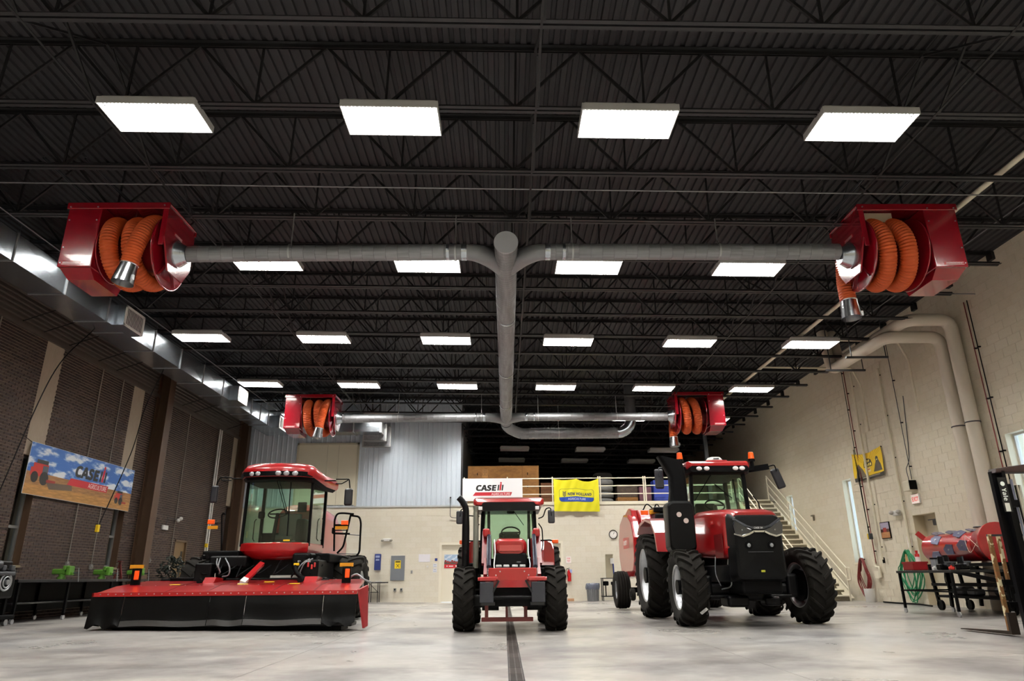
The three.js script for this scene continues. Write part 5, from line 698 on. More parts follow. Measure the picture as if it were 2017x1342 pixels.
{ // fittings on the lower back wall
  const zw = ZB + .002;
  const el = thing('emergency_light', 'white twin head emergency light on the back wall', 'emergency light', [-4.62, 2.36, zw]); obj('body', RB(.3, .11, .07, .02, 0, 0, .035), mat.white, el); for (const s of [-1, 1]) obj('lamp_head', [SPH(.06, s * .17, -.02, .08, 1, .8, .7, 14)], M(0x8d897e, .3), el);
  const ep = thing('electrical_panel', 'grey electrical panel with a yellow warning label', 'electrical panel', [-4.15, 1.3, zw]); obj('door', RB(.54, .92, .03, .008, 0, 0, .02), M(0x72777d, .45), ep); obj('warning_label', T(rect(.24, .3), 0, .13, .037), printMat(128, 160, (g, w, h) => { g.fillStyle = '#e6c614'; g.fillRect(0, 0, w, h); g.fillStyle = '#1a1a1a'; g.fillRect(14, 14, w - 28, 26); g.font = 'bold 20px sans-serif'; g.lineWidth = 9; g.beginPath(); g.moveTo(36, 70); g.lineTo(96, 140); g.moveTo(96, 70); g.lineTo(36, 140); g.stroke(); }), ep);
  const ds = thing('soap_dispenser', 'navy blue wall dispenser beside the grey electrical panel', 'dispenser', [-4.93, 1.53, zw]); obj('case', RB(.24, .6, .12, .02, 0, 0, .06), mat.blue, ds); obj('window', [B(.16, .08, .01, 0, .2, .122), B(.14, .06, .01, 0, .08, .122)], M(0x9aa6c4, .4), ds);
  single('glove_holder', 'clear plastic glove holder beside the navy dispenser', 'holder', [RB(.17, .42, .08, .02, 0, 0, .04), RB(.12, .12, .05, .02, 0, .0, .09)], M(0xb6ab94, .4), [-5.5, 1.52, zw]);
  single('paper_notice', 'white paper notice taped to the back wall', 'paper', [RB(.45, .29, .004, .001, 0, 0, .003)], M(0xe3e0e6, .8), [-3.12, 1.66, zw]);
  single('thermostat', 'small white thermostat under the paper notice', 'thermostat', RB(.07, .06, .025, .006, 0, 0, .013), mat.white, [-2.99, 1.34, zw]); single('toggle_switch', 'small steel switch beside the electrical panel', 'switch', [RB(.07, .11, .012, .003, 0, 0, .006), B(.015, .03, .02, 0, 0, .015)], mat.silver, [-3.6, 1.15, zw]);
  for (const x of [-4.22, -3.97]) { const o = thing('power_outlet', `grey power outlet below the electrical panel, ${x < -4.1 ? 'nearer to' : 'farther from'} the folding table`, 'outlet', [x, .5, zw], 'outlets below the panel'); obj('box', RB(.1, .13, .07, .01, 0, 0, .035), M(0x8d8c88, .5), o); obj('socket', C(.03, .03, .01, 'z', 0, .01, .072, 14), mat.black, o); }
  single('blue_sign', 'small blue square sign by the door frame', 'sign', RB(.1, .1, .006, .002, 0, 0, .003), mat.blue, [-2.66, 1.6, zw]); for (const [y, h] of [[1.38, .14], [1.2, .14]]) { const n = thing('door_notice', `small printed white notice ${y > 1.3 ? 'just under' : 'well below'} the blue square sign`, 'notice', [-2.7, y, zw]); obj('sheet', RB(.15, h, .005, .001, 0, 0, .003), M(0xe0e2ea, .7), n); obj('print_line', [B(.1, .012, .001, 0, .03, .006), B(.12, .012, .001, 0, -.03, .006)], mat.grey, n); }
  const ps = thing('machine_poster', 'landscape poster of red machines on the cream door', 'poster', [-2.04, 1.53, ZB - .052]); obj('sheet', RB(.62, .52, .006, .002, 0, 0, .003), mat.white, ps); obj('print', T(rect(.61, .51), 0, 0, .0065), printMat(256, 220, (g, w, h) => { g.fillStyle = '#9db4cf'; g.fillRect(0, 0, w, h * .5); g.fillStyle = '#dfe4ea'; for (let i = 0; i < 26; i++) g.fillRect((i * 67) % w, 10 + (i * 37) % 80, 26, 7); g.fillStyle = '#5a4740'; g.fillRect(0, h * .5, w, h * .22); g.fillStyle = '#8f2a24'; for (let i = 0; i < 7; i++) g.fillRect(8 + i * 36, h * (.4 + (i % 3) * .06), 28, 34); g.fillStyle = '#c3202a'; g.fillRect(0, h * .72, w, h * .28); g.fillStyle = '#eee'; g.fillRect(w * .15, h * .8, 16, 20); g.fillRect(w * .3, h * .82, 70, 14); g.fillRect(w * .72, h * .8, 26, 20); }), ps);
  const tb = thing('folding_table', 'small dark folding table against the back wall', 'table', [-4.95, fy(-5), ZB + .35]); obj('tabletop', RB(.95, .05, .5, .01, 0, .71, 0), M(0x33302e, .5), tb); for (const s of [-1, 1]) each('leg', [ROD([s * .16, .7, -.18], [s * .16, 0, -.2], .014), ROD([s * .16, .7, .18], [s * .16, 0, .2], .014)], mat.blackSteel, tb); obj('brace', [ROD([.14, .36, 0], [-.2, .68, 0], .01), ROD([-.16, .36, 0], [.16, .36, 0], .01)], mat.blackSteel, tb); single('table_papers', 'few white papers lying on the small folding table', 'papers', RB(.22, .02, .2, .005, 0, .01, 0), mat.white, [-4.8, fy(-5) + .736, ZB + .35]);
  const ck = thing('wall_clock', 'round white wall clock with black rim', 'clock', [4.34, 2.49, zw]); obj('rim', T(new THREE.TorusGeometry(.16, .014, 10, 40), 0, 0, .02), mat.black, ck); obj('face', C(.155, .155, .02, 'z', 0, 0, .01, 36), M(0xe9e7e2, .5), ck); obj('tick', [...Array(12)].map((_, k) => B(.008, .022, .003, Math.sin(k * .5236) * .128, Math.cos(k * .5236) * .128, .022, 0, 0, -k * .5236)), mat.black, ck); obj('hand', [B(.01, .07, .003, .012, .03, .025, 0, 0, -.4), B(.007, .11, .003, .022, .04, .026, 0, 0, -.5)], mat.black, ck);
  const fs = thing('fire_sign', 'white sign with red fire extinguisher lettering on the back wall', 'sign', [2.53, 1.54, zw]); obj('plate', RB(.2, .26, .006, .002, 0, 0, .003), mat.white, fs); obj('print', T(rect(.19, .25), 0, 0, .0065), printMat(128, 160, (g, w, h) => { g.fillStyle = '#efe6e2'; g.fillRect(0, 0, w, h); g.fillStyle = '#c8333a'; g.font = 'bold 44px sans-serif'; g.textAlign = 'center'; g.fillText('FIRE', w / 2, 62, w * .9); g.fillRect(20, 84, 88, 8); g.fillRect(28, 100, 72, 8); g.fillRect(36, 126, 56, 7); }), fs);
  const fe = thing('fire_extinguisher', 'red fire extinguisher hung under the red lettered sign', 'extinguisher', [2.53, .98, zw + .09]); obj('cylinder', LAT([[0, -.24], [.07, -.24], [.075, -.22], [.075, .12], [.05, .17], [.025, .2], [0, .2]], 20, 'y'), M(0xb3161c, .3), fe); obj('valve', [B(.03, .06, .06, 0, .23, 0), B(.02, .02, .12, 0, .27, .03)], mat.silver, fe); obj('hose', TUBE([[0, .22, 0], [-.1, .22, .02], [-.1, .05, .06], [-.06, -.1, .07]], .012, 16, 6), mat.black, fe); obj('tag', B(.09, .12, .01, .06, .14, .06), M(0x9aa8d8, .6), fe);
  const tc = thing('trash_can', 'ribbed galvanised trash can with a clear bag liner', 'trash can', [3.35, fy(3.4), -27.75]); const cr = []; for (let i = 0; i <= 1; i++) cr.push(0); const ring = (r, y) => [...Array(48)].map((_, k) => { const a = k / 48 * 6.2832, q = r + (k % 2 ? .008 : -.004); return [Math.cos(a) * q, y, Math.sin(a) * q]; }); obj('can', LOFT([ring(.21, 0), ring(.21, .04), ring(.235, .56)].map(r => r.reverse()), true, 20), mat.galv, tc); obj('rim', T(new THREE.TorusGeometry(.24, .014, 8, 36), 0, .57, 0, Math.PI / 2, 0, 0), mat.silver, tc); obj('bag_liner', LOFT([[.25, .42], [.268, .5], [.26, .6], [.235, .63], [.2, .58]].map(([r, y], i) => [...Array(24)].map((_, k) => { const a = -k / 24 * 6.2832, q = r + .012 * Math.sin(k * 2.7 + i); return [Math.cos(a) * q, y + .02 * Math.sin(k * 1.9 + i), Math.sin(a) * q]; })), false, 40), new THREE.MeshPhysicalMaterial({ color: 0x7d8496, roughness: .25, transmission: .4, thickness: 0, side: THREE.DoubleSide }), tc); obj('handle', PIPE([[-.06, .57, .23], [-.05, .66, .24], [.05, .66, .24], [.06, .57, .23]], .008, 6, .02), mat.silver, tc);
  single('floor_brick', 'small tan wedge block on the floor by the back wall', 'block', RB(.24, .1, .12, .01, 0, .05, 0), M(0xb58a66, .7), [2.55, fy(2.5), -28.2]);
  const pw = thing('parts_washer', 'tan parts washer panel on a black stand beside the baler', 'parts washer', [4.0, fy(4), -27.6]); obj('stand', [...[-.3, .3].flatMap(x => [-.2, .2].map(z => B(.03, .8, .03, x, .4, z))), B(.66, .03, .46, 0, .8, 0), B(.66, .03, .46, 0, .16, 0)], mat.blackSteel, pw); obj('splash_panel', LOFT([[.82], [1.5], [1.6], [1.66]].map(([y], i) => [[-.16, .2], [.12, .2], [.12, .14], [-.16, .14]].map(([x, z]) => [x, y, z + (i === 2 ? .02 : i === 3 ? .09 : 0)]).reverse()), true, 30), M(0xa49c84, .5), pw); obj('paper_card', B(.13, .2, .006, .08, 1.42, .24), mat.white, pw); obj('brush_pole', [ROD([.13, .84, .18], [.12, 1.4, .2], .03, 12)], mat.blue, pw); obj('fitting', [RB(.2, .16, .2, .04, -.18, .62, .1), RB(.16, .12, .2, .03, .1, .62, .1), C(.02, .02, .5, 'y', -.2, .4, .2, 8), C(.02, .02, .5, 'y', .05, .4, .2, 8)], mat.black, pw);
  single('wall_conduit', 'thin grey conduit with a small fitting beside the white ribbed sheet', 'conduit', [PIPE([[-2.14, 3.95, .03], [-2.14, 3.2, .03], [-1.6, 3.15, .03]], .012, 6, .1), C(.03, .03, .06, 'y', -2.14, 3.97, .03, 12)], mat.steel, [0, 0, ZB + .03]);
}
// ---------- things along the brick wall ----------
{
  const b = thing('field_banner', 'large harvest picture banner with black lettering on the brick wall', 'banner', [XL + .05, 3.385, -18.08]);
  obj('vinyl', RB(.012, 1.17, 4.62, .004), M(0xc9ccd2, .6), b);
  const cl = noiseGrid(256, 6, 5, 77);
  const m = printMat(1024, 262, (g, w, h) => {
    const im = g.createImageData(w, h); for (let y = 0; y < h; y++) for (let x = 0; x < w; x++) { const i = (y * w + x) * 4, v = y / h, c = Math.max(0, Math.min(1, (cl[((y * 1.4 | 0) % 256) * 256 + (x * .5 | 0) % 256] - .42) * 5 + (v - .3))); let r, q, s; if (v < .56 + x / w * .02) { r = 58 + c * 165; q = 104 + c * 125; s = 178 + c * 58; } else { const n = cl[((y * 6) % 256) * 256 + (x % 256)]; r = 118 + n * 70 + (v > .8 ? 18 : 0); q = 84 + n * 52 + (v > .8 ? 14 : 0); s = 50 + n * 34; } im.data[i] = r; im.data[i + 1] = q; im.data[i + 2] = s; im.data[i + 3] = 255; } g.putImageData(im, 0, 0);
    const mach = (x, y, k) => { g.save(); g.translate(x, y); g.scale(k, k); g.fillStyle = '#b32a22'; g.fillRect(-60, -60, 110, 60); g.fillRect(-75, -38, 40, 40); g.fillStyle = '#2c2a2b'; g.fillRect(-40, -78, 84, 18); g.fillStyle = '#4a5660'; g.fillRect(10, -52, 38, 40); g.fillStyle = '#1e1c1b'; for (const [a, r] of [[-40, 26], [30, 32]]) { g.beginPath(); g.arc(a, 6, r, 0, 7); g.fill(); } g.fillStyle = '#8f241e'; g.fillRect(50, 8, 70, 14); g.restore(); };
    mach(110, 165, 1.1); g.fillStyle = '#5a4a3d'; g.beginPath(); g.moveTo(170, 190); g.lineTo(390, 176); g.lineTo(400, 206); g.lineTo(200, 222); g.fill(); mach(890, 206, .72);
    caseLogo(g, 395, 122, 84); g.fillStyle = '#b8212c'; g.beginPath(); g.moveTo(370, 138); g.lineTo(752, 138); g.lineTo(742, 178); g.lineTo(345, 178); g.fill(); g.fillStyle = '#f2efee'; g.font = '36px sans-serif'; g.textBaseline = 'alphabetic'; g.fillText('AGRICULTURE', 545, 171, 190); }, .5);
  const p = obj('print', rect(4.6, 1.15), m, b); p.position.x = .0075; p.rotation.y = Math.PI / 2;
  obj('tie_cord', [ROD([0, .56, 2.3], [0, .68, 2.75], .008, 5), ROD([0, .56, -2.3], [0, .6, -2.6], .008, 5)], mat.black, b);
}
const xw = XL + .03;
[[-14.0, 1.6, 'beside the front steel column'], [-18.0, 1.33, 'dropping behind the middle of the harvest banner'], [-19.05, 1.28, 'dropping near the far end of the harvest banner'], [-22.1, 1.5, 'between the middle column and the exit light'], [-23.45, 1.3, 'just in front of the brown door']].forEach(([z, y, where]) => { const c = thing('brick_conduit', `thin grey conduit on the brick wall ${where}`, 'conduit', [xw, y, z]); obj('tube', ROD([0, .05, 0], [0, 6.35 - y, 0], .013, 8), M(0x8a847c, .5, .3), c); obj('outlet_box', [RB(.06, .13, .09, .01, 0, 0, 0), C(.03, .03, .02, 'x', .04, 0, 0, 14)], M(0x8f8d88, .5, .3), c); });
{ const p = thing('white_pipe_loop', 'pair of white pipes joined in a loop on the brick wall', 'pipe', [XL + .12, 0, -25.95]); obj('loop', PIPE([[0, 6.3, .09], [0, 1.75, .09], [0, 1.75, -.09], [0, 6.3, -.09]], .03, 10, .06), mat.white, p); obj('valve_box', RB(.09, .13, .12, .015, .03, 2.1, .09), mat.yellow, p); }
{ const e = thing('brick_exit_light', 'white exit light with twin spot heads on the brick wall', 'emergency light', [xw, 2.52, -22.8]); obj('body', RB(.06, .14, .36, .015), mat.white, e); obj('spot_head', [SPH(.06, .08, .34, -.86, 1, 1, 1, 12), SPH(.06, .08, .27, -.68, 1, 1, 1, 12)], mat.white, e); obj('stem', PIPE([[.02, .05, 0], [.02, .3, -.05], [.03, .3, -.7], [.05, .32, -.84]], .01, 6, .05), mat.steel, e); }
// drop cords
for (const [pts, where] of [[[[-9.3, 6.38, -18.25], [-9.6, 5.3, -18.2], [-9.7, 4.08, -18.07], [-9.7, 2.12, -17.15]], 'yellow'], [[[-9.3, 6.38, -14.9], [-9.7, 5.17, -14.42], [-9.7, 2.6, -13.62], [-9.7, 1.9, -13.4]], 'near']]) { const t = thing('drop_cord', where === 'yellow' ? 'black drop cord with a yellow outlet in front of the harvest banner' : 'black drop cord slanting down past the first narrow window', 'cord', [0, 0, 0]); obj('cord', TUBE(pts, .012, 30, 6), mat.black, t); obj('hand_outlet', RB(.08, .17, .08, .015, ...pts.at(-1)), mat.yellow, t); }
for (const [n, z] of [-14.55, -15.3, -16.3, -17.6, -18.5, -22.65, -23.65, -26.6].entries()) single('duct_stay', `thin dark stay rod behind the supply duct, ${['first', 'second', 'third', 'fourth', 'fifth', 'sixth', 'seventh', 'eighth'][n]} beyond the front steel column`, 'rod', ROD([0, 0, 0], [-1.27, -.4, -.1], .009, 6), mat.black, [-9.51, 6.88, z], 'stay rods of the supply duct');
{ // workbench with vises
  const b = thing('workbench', 'long black wheeled workbench along the brick wall', 'workbench', [-10.2, fy(-10), -17.6]);
  obj('worktop', RB(.74, .06, 5.4, .01, 0, .82, 0), mat.blackSteel, b); obj('back_board', B(.03, .6, 5.3, -.34, .5, 0), mat.black, b); obj('lower_shelf', RB(.6, .03, 5.3, .008, 0, .38, 0), mat.blackSteel, b);
  for (const z of [-2.6, -.9, .9, 2.6]) for (const x of [-.3, .33]) { obj('leg', B(.05, .72, .05, x, .45, z), mat.black, b); obj('caster', [C(.05, .05, .04, 'x', x, .05, z, 16), B(.05, .06, .05, x, .1, z)], mat.silver, b); }
  const vg = mat.green;
  for (const [z, w] of [[-16.6, 'the front end'], [-18.25, 'the middle'], [-19.85, 'the far end']]) { const v = thing('bench_vise', `green cast bench vise bolted to ${w} of the black workbench`, 'vise', [-10.0, fy(-10) + .854, z]); obj('base', [C(.09, .08, .05, 'y', 0, .025, 0, 18), C(.06, .07, .06, 'y', 0, .08, 0, 16)], vg, v); obj('body', [RB(.3, .12, .14, .03, -.06, .16, 0), RB(.07, .1, .2, .02, .08, .24, 0)], vg, v); obj('front_jaw', [RB(.08, .2, .2, .02, .17, .18, 0), RB(.2, .07, .09, .02, .16, .12, 0)], vg, v); obj('screw', C(.018, .018, .24, 'x', .28, .13, 0, 12), mat.steel, v); obj('handle', ROD([.38, .24, .05], [.38, -.06, -.02], .009, 8), mat.silver, v); }
  // engine on a trolley
  const e = thing('engine_trolley', 'black diesel engine with pulleys on a wheeled trolley by the first window', 'engine', [-10.1, fy(-10), -14.15]); obj('trolley', [RB2(-.45, .5, .12, .2, -.5, .6, .02), B(.06, .4, .06, -.3, .38, -.35), B(.06, .4, .06, .35, .38, -.35), B(.06, .4, .06, .35, .38, .4)], mat.black, e); for (const [x, z] of [[-.35, -.4], [.4, -.4], [.4, .5]]) obj('caster', [C(.06, .06, .05, 'x', x, .06, z, 16)], mat.silver, e); obj('block', [RB2(-.4, .42, .5, 1.05, -.45, .7, .05), RB2(-.32, .34, 1.03, 1.2, -.4, .6, .04)], mat.satin, e); obj('pulley', [C(.17, .17, .05, 'z', .15, .78, -.48, 28), C(.13, .13, .09, 'z', .15, .78, -.48, 28)].map(g => g).concat([]), mat.satin, e); obj('front_pulley', [T(new THREE.TorusGeometry(.15, .02, 8, 30), .46, .8, -.1, 0, Math.PI / 2, 0), T(new THREE.TorusGeometry(.1, .014, 8, 26), .48, .8, -.1, 0, Math.PI / 2, 0), C(.05, .05, .08, 'x', .47, .8, -.1, 18)], mat.silver, e); obj('manifold', [RB2(.3, .5, .92, 1.0, -.3, .5, .03), ...[-.2, .05, .3].map(z => RB(.08, .1, .1, .02, .46, 1.06, z)), C(.08, .08, .2, 'z', .44, 1.12, .25, 18)], mat.grey, e); obj('wood_block', B2(-.1, .3, .2, .5, -.2, .2), mat.wood, e);
  single('jack_stand', 'dark red steel stand beside the workbench under the banner', 'stand', [BAR([-.1, 0, 0], [0, .42, 0], .03, .03), BAR([.1, 0, 0], [0, .42, 0], .03, .03), BAR([-.02, 0, -.15], [0, .42, 0], .03, .03), B(.1, .03, .1, 0, .43, 0)], M(0x5a1614, .5), [-10.1, fy(-10) + .856, -19.2]);
  // potted plant
  const p = thing('potted_plant', 'dark leafy potted plant beside the brown steel column', 'plant', [-10.2, fy(-10), -22.5]); obj('pot', LAT([[0, 0], [.2, 0], [.26, .42], [.28, .44], [.24, .44], [0, .4]], 24, 'y'), mat.black, p); obj('stem', [ROD([0, .4, 0], [.02, 1.0, .02], .025, 8)], M(0x2a2418, .8), p); const lv = []; for (let k = 0; k < 170; k++) { const a = rr(0, 6.28), h = rr(.75, 1.5), q = .42 * Math.sin((h - .55) / 1.05 * Math.PI) * Math.sqrt(rnd()) + .05; lv.push(T(new THREE.SphereGeometry(.075, 6, 4).scale(1, .12, .5), Math.cos(a) * q, h, Math.sin(a) * q, rr(-.9, .9), a, rr(-.9, .9))); } const fo = obj('foliage', lv, M(0x14201a, .6), p); fo.userData.kind = 'stuff';
}
// ---------- things along the block wall ----------
{
  const A = (name, label, cat, px, py, x = XR - .002) => { const p = onX(px, py, x); return thing(name, label, cat, [p.x, p.y, p.z]); };
  const ex = A('exit_sign', 'lit red letter EXIT sign over the recessed door', 'exit sign', 1806, 983); obj('box', RB(.05, .24, .36, .008, -.025, 0, 0), mat.white, ex); const em = printMat(256, 160, (g, w, h) => { g.fillStyle = '#f4ded6'; g.fillRect(0, 0, w, h); g.fillStyle = '#d8362f'; g.font = 'bold 104px sans-serif'; g.textAlign = 'center'; g.textBaseline = 'middle'; g.fillText('EXIT', w / 2, h / 2 + 4, w * .9); }, .5); em.emissive = new THREE.Color(1, 1, 1); em.emissiveMap = em.map; em.emissiveIntensity = .35; obj('sign_face', T(rect(.35, .23), -.052, 0, 0, 0, -Math.PI / 2, 0), em, ex);
  const el = A('wall_emergency_light', 'white twin head emergency light on the conduit by the exit door', 'emergency light', 1770, 1011); obj('body', RB(.1, .14, .34, .03, -.05, 0, -.02), mat.white, el); for (const z of [-.15, .2]) obj('lamp_head', [SPH(.075, -.12, .02, z, .9, .8, 1, 14)], M(0xb7b4ac, .3), el);
  const sp = A('wall_speaker', 'cream junction cabinet with dark end high on the block wall', 'cabinet', 1800, 958); obj('case', RB(.22, .26, .3, .02, -.11, 0, 0), mat.beige, sp); obj('end_plate', B(.2, .24, .012, -.11, .02, .157), mat.black, sp); obj('feed_wire', TUBE([[-.1, .13, 0], [-.08, .5, -.05], [-.03, .8, .1], [-.02, 2.4, .35]], .012, 20, 6), mat.grey, sp);
  const fp = A('framed_picture', 'black framed photograph of a red machine in a field', 'picture', 1745.5, 1045); obj('frame', [RB(.03, .46, .5, .006, -.016, 0, 0)], mat.black, fp); obj('photo', T(rect(.46, .42), -.033, 0, 0, 0, -Math.PI / 2, 0), printMat(128, 120, (g, w, h) => { g.fillStyle = '#a79fb4'; g.fillRect(0, 0, w, 52); g.fillStyle = '#4a2620'; g.fillRect(0, 50, w, 22); g.fillStyle = '#8a2b26'; g.fillRect(36, 40, 50, 34); g.fillStyle = '#b07a4c'; g.fillRect(0, 74, w, 46); g.fillStyle = '#9b6a44'; for (let i = 0; i < 16; i++) g.fillRect((i * 53) % w, 78 + (i * 17) % 40, 22, 2); }), fp);
  const fs = A('extinguisher_sign', 'white sign with red lettering on the block wall by the exit door', 'sign', 1792, 1068); obj('plate', RB(.006, .3, .22, .002, -.003, 0, 0), mat.white, fs); obj('print', T(rect(.21, .29), -.0065, 0, 0, 0, -Math.PI / 2, 0), printMat(128, 176, (g, w, h) => { g.fillStyle = '#efe4de'; g.fillRect(0, 0, w, h); g.fillStyle = '#c8373c'; g.font = 'bold 46px sans-serif'; g.textAlign = 'center'; g.fillText('FIRE', w / 2, 66, w * .92); g.fillRect(18, 80, 92, 9); g.fillRect(26, 100, 76, 9); g.fillRect(40, 136, 52, 8); }), fs);
  const sw = A('black_socket', 'small black socket on the block wall below the framed picture', 'socket', 1741.5, 1104); obj('plate', RB(.03, .16, .1, .01, -.015, 0, 0), mat.black, sw);
  const hk = A('coat_hook', 'dark bracket on the block wall beside the stair railing', 'bracket', 1603, 1019); obj('bracket', [RB(.08, .05, .16, .01, -.04, .05, 0), RB(.05, .2, .03, .008, -.04, -.03, .05)], M(0x6b6456, .5), hk);
  // yellow pictorial banner with sagging top edge
  const yb = thing('yellow_poster', 'yellow pictorial vinyl banner high on the block wall behind pipes', 'banner', [XR - .06, 4.02, -20.74]);
  const g = new THREE.PlaneGeometry(1.76, .84, 24, 12), p = g.attributes.position; for (let i = 0; i < p.count; i++) { const u = p.getX(i) / 1.76 + .5, v = p.getY(i) / .84 + .5; p.setY(i, p.getY(i) - v * .1 * Math.sin(Math.PI * u) + (1 - u) * v * .04); p.setZ(i, .015 * Math.sin(u * 20 + v * 5)); } g.computeVertexNormals(); g.applyMatrix4(M4(0, 0, 0, 0, -Math.PI / 2, 0));
  obj('vinyl', g, printMat(512, 256, (c, w, h) => { c.fillStyle = '#e4bf1d'; c.fillRect(0, 0, w, h); c.fillStyle = '#d2a812'; for (let i = 0; i < 12; i++) { c.beginPath(); c.moveTo(w / 2, h * .5); c.lineTo(i * 50 - 20, 0); c.lineTo(i * 50 + 5, 0); c.fill(); }
    c.fillStyle = '#6b5f4c'; c.beginPath(); c.moveTo(40, 222); c.lineTo(60, 120); c.lineTo(110, 96); c.lineTo(170, 150); c.lineTo(215, 222); c.fill(); c.fillStyle = '#4b443b'; c.fillRect(70, 140, 60, 50); c.beginPath(); c.moveTo(350, 200); c.lineTo(375, 130); c.lineTo(405, 96); c.lineTo(450, 100); c.lineTo(480, 150); c.lineTo(495, 205); c.fill(); c.fillStyle = '#2f2c2a'; c.beginPath(); c.arc(425, 92, 26, 0, 7); c.fill(); c.fillStyle = '#cfc39a'; c.fillRect(412, 92, 26, 12);
    c.fillStyle = '#2c2618'; c.beginPath(); c.ellipse(258, 84, 66, 30, 0, 0, 7); c.fill(); c.fillRect(186, 96, 148, 40); c.fillStyle = '#f2df7c'; c.font = 'bold 34px serif'; for (let i = 0; i < 5; i++) { c.fillRect(216 + i * 18, 66 + (i % 2) * 3, 12, 24); c.fillRect(196 + i * 27, 102, 20, 26); } c.fillStyle = '#f3e6b4'; c.fillRect(222, 146, 80, 40); c.fillStyle = '#c05a3a'; c.fillRect(232, 156, 60, 10); c.fillStyle = '#2b2620'; c.fillRect(0, 222, w, 34); c.fillStyle = '#a89f8c'; c.fillRect(140, 228, 290, 8); }, .6, { side: THREE.DoubleSide }), yb); obj('eyelet', [[-.86, .4], [.86, .4]].map(([z, y]) => C(.02, .02, .03, 'x', .03, y, z, 10)), mat.steel, yb);
  // big cream pipes
  for (const [z, r, where, dx, yt, zr] of [[-16.02, .15, 'farther from the forklift', 1.35, 6.45, -18.9], [-15.53, .15, 'nearer to the forklift', 1.05, 6.72, -19.0]]) { const t = thing('riser_pipe', `fat cream insulated pipe rising up the block wall, the one ${where}`, 'pipe', [XR - .2, 0, z]); obj('pipe', PIPE([[0, fy(XR), 0], [0, yt, 0], [-dx, yt, 0], [-dx - .02, yt, zr - z], [-dx - .02, 7.68, zr - z - .25]], r, 20, .28), M(0xcfc6b6, .5), t); for (const y of [1.9, 4.2]) obj('clamp', [T(new THREE.TorusGeometry(r + .008, .014, 6, 24), 0, y, 0, Math.PI / 2, 0, 0), B(.17, .03, .04, .1, y, 0)], mat.steel, t); }
  for (const [z, y] of [[-17.0, 6.3], [-18.2, 6.3]]) single('pipe_support', `dark strut hung under the fat cream pipes, ${z > -17.5 ? 'nearer to' : 'farther from'} their wall elbows`, 'strut', [B(1.1, .05, .06, -.1, 0, 0), B(.02, 1.3, .02, -.5, .65, 0), B(.02, 1.3, .02, .4, .65, 0)], mat.steel, [9.55, y - .06, z], 'struts under the fat cream pipes');
  // wall runs: cream pipes with dark brackets, brown lines
  const run = (name, label, z, y0, y1, r, m, x = XR - .06) => { const t = thing(name, label, 'pipe', [x, y0, z]); obj('tube', ROD([0, 0, 0], [0, y1 - y0, 0], r, 8), m, t); for (let y = .35; y < y1 - y0; y += 1.2) obj('bracket', RB(.07, .03, .05, .006, .03, y, 0), mat.black, t); };
  run('wall_pipe', 'cream pipe on the block wall crossing the yellow poster', -20.72, 1.3, 6.9, .035, mat.cream, XR - .12); run('wall_pipe', 'cream pipe on the block wall behind the green hose', -19.27, 1.25, 6.6, .035, mat.cream); run('wall_pipe', 'thin brown line on the block wall above the red hose', -21.22, 1.2, 7.3, .014, mat.hoseRed); run('wall_pipe', 'thin dark line on the block wall beside the brown line', -21.35, 1.9, 7.3, .01, mat.black); run('wall_pipe', 'thin brown line beside the fat cream pipes', -15.1, 1.9, 7.0, .012, mat.hoseRed); run('wall_pipe', 'thin black line beside the fat cream pipes', -14.98, 1.9, 7.0, .012, mat.black); run('wall_pipe', 'slim grey conduit between the exit sign and the fat pipes', -18.6, 3.3, 7.2, .01, mat.grey);
  const lo = A('pipe_offset', 'white pipe offset low on the block wall beside the red hose', 'pipe', 1722, 1110, XR - .06); obj('offset', PIPE([[0, .1, 0], [0, -.1, .05], [0, -.12, .24], [0, -.4, .26]], .035, 8, .05), mat.cream, lo); obj('cover', RB(.08, .22, .26, .01, 0, -.32, .1), mat.cream, lo);
  for (const [px, py, lab] of [[1714, 1057, 'yellow and grey outlet hanging by the narrow window'], [1970, 1028, 'yellow and grey outlet hanging by the fat cream pipes']]) { const t = A('cord_outlet', lab, 'outlet', px, py, XR - .15); obj('yellow_half', RB(.1, .16, .07, .015, 0, 0, -.05), mat.yellow, t); obj('grey_half', RB(.11, .17, .07, .015, 0, 0, .03), mat.grey, t); obj('cord', TUBE([[0, .08, 0], [-.01, .6, -.05], [0, 1.5, -.1], [0, 2.6, -.12]], .011, 20, 6), mat.black, t); }
  // sprinkler main and branches under the roof
  const mp = thing('sprinkler_main', 'cream sprinkler pipe running the length of the roof', 'pipe', [7.93, 6.94, 0]); obj('main', ROD([0, 0, 2], [0, 0, -27], .045, 10), mat.cream, mp); for (const z of [-17.6, -20.2]) obj('branch', PIPE([[0, 0, z], [2.75, -.06, z], [2.95, -.6, z], [2.95, -2, z]], .03, 8, .08), mat.cream, mp);
  single('thin_conduit', 'thin grey conduit running under the roof along the block wall', 'conduit', ROD([9.1, 7.03, 2], [9.1, 7.03, -27], .012, 6), M(0x77777a, .4, .6)); single('thin_conduit', 'thin grey conduit running under the roof above the supply duct', 'conduit', ROD([-8.66, 7.05, 2], [-8.66, 7.05, -26], .012, 6), M(0x77777a, .4, .6));
  for (const [z, k] of [[-9.95, 0], [-14.1, 1]]) { const g2 = single('cross_conduit', k ? 'thin pale conduit crossing the hall behind the near reels' : 'thin pale conduit crossing the hall above the near exhaust branch', 'conduit', ROD([-10.4, 6.98, 0], [10.4, 6.98, 0], .012, 6), M(0x8a8a8c, .4, .6), [0, 0, z]); tilt(g2); }
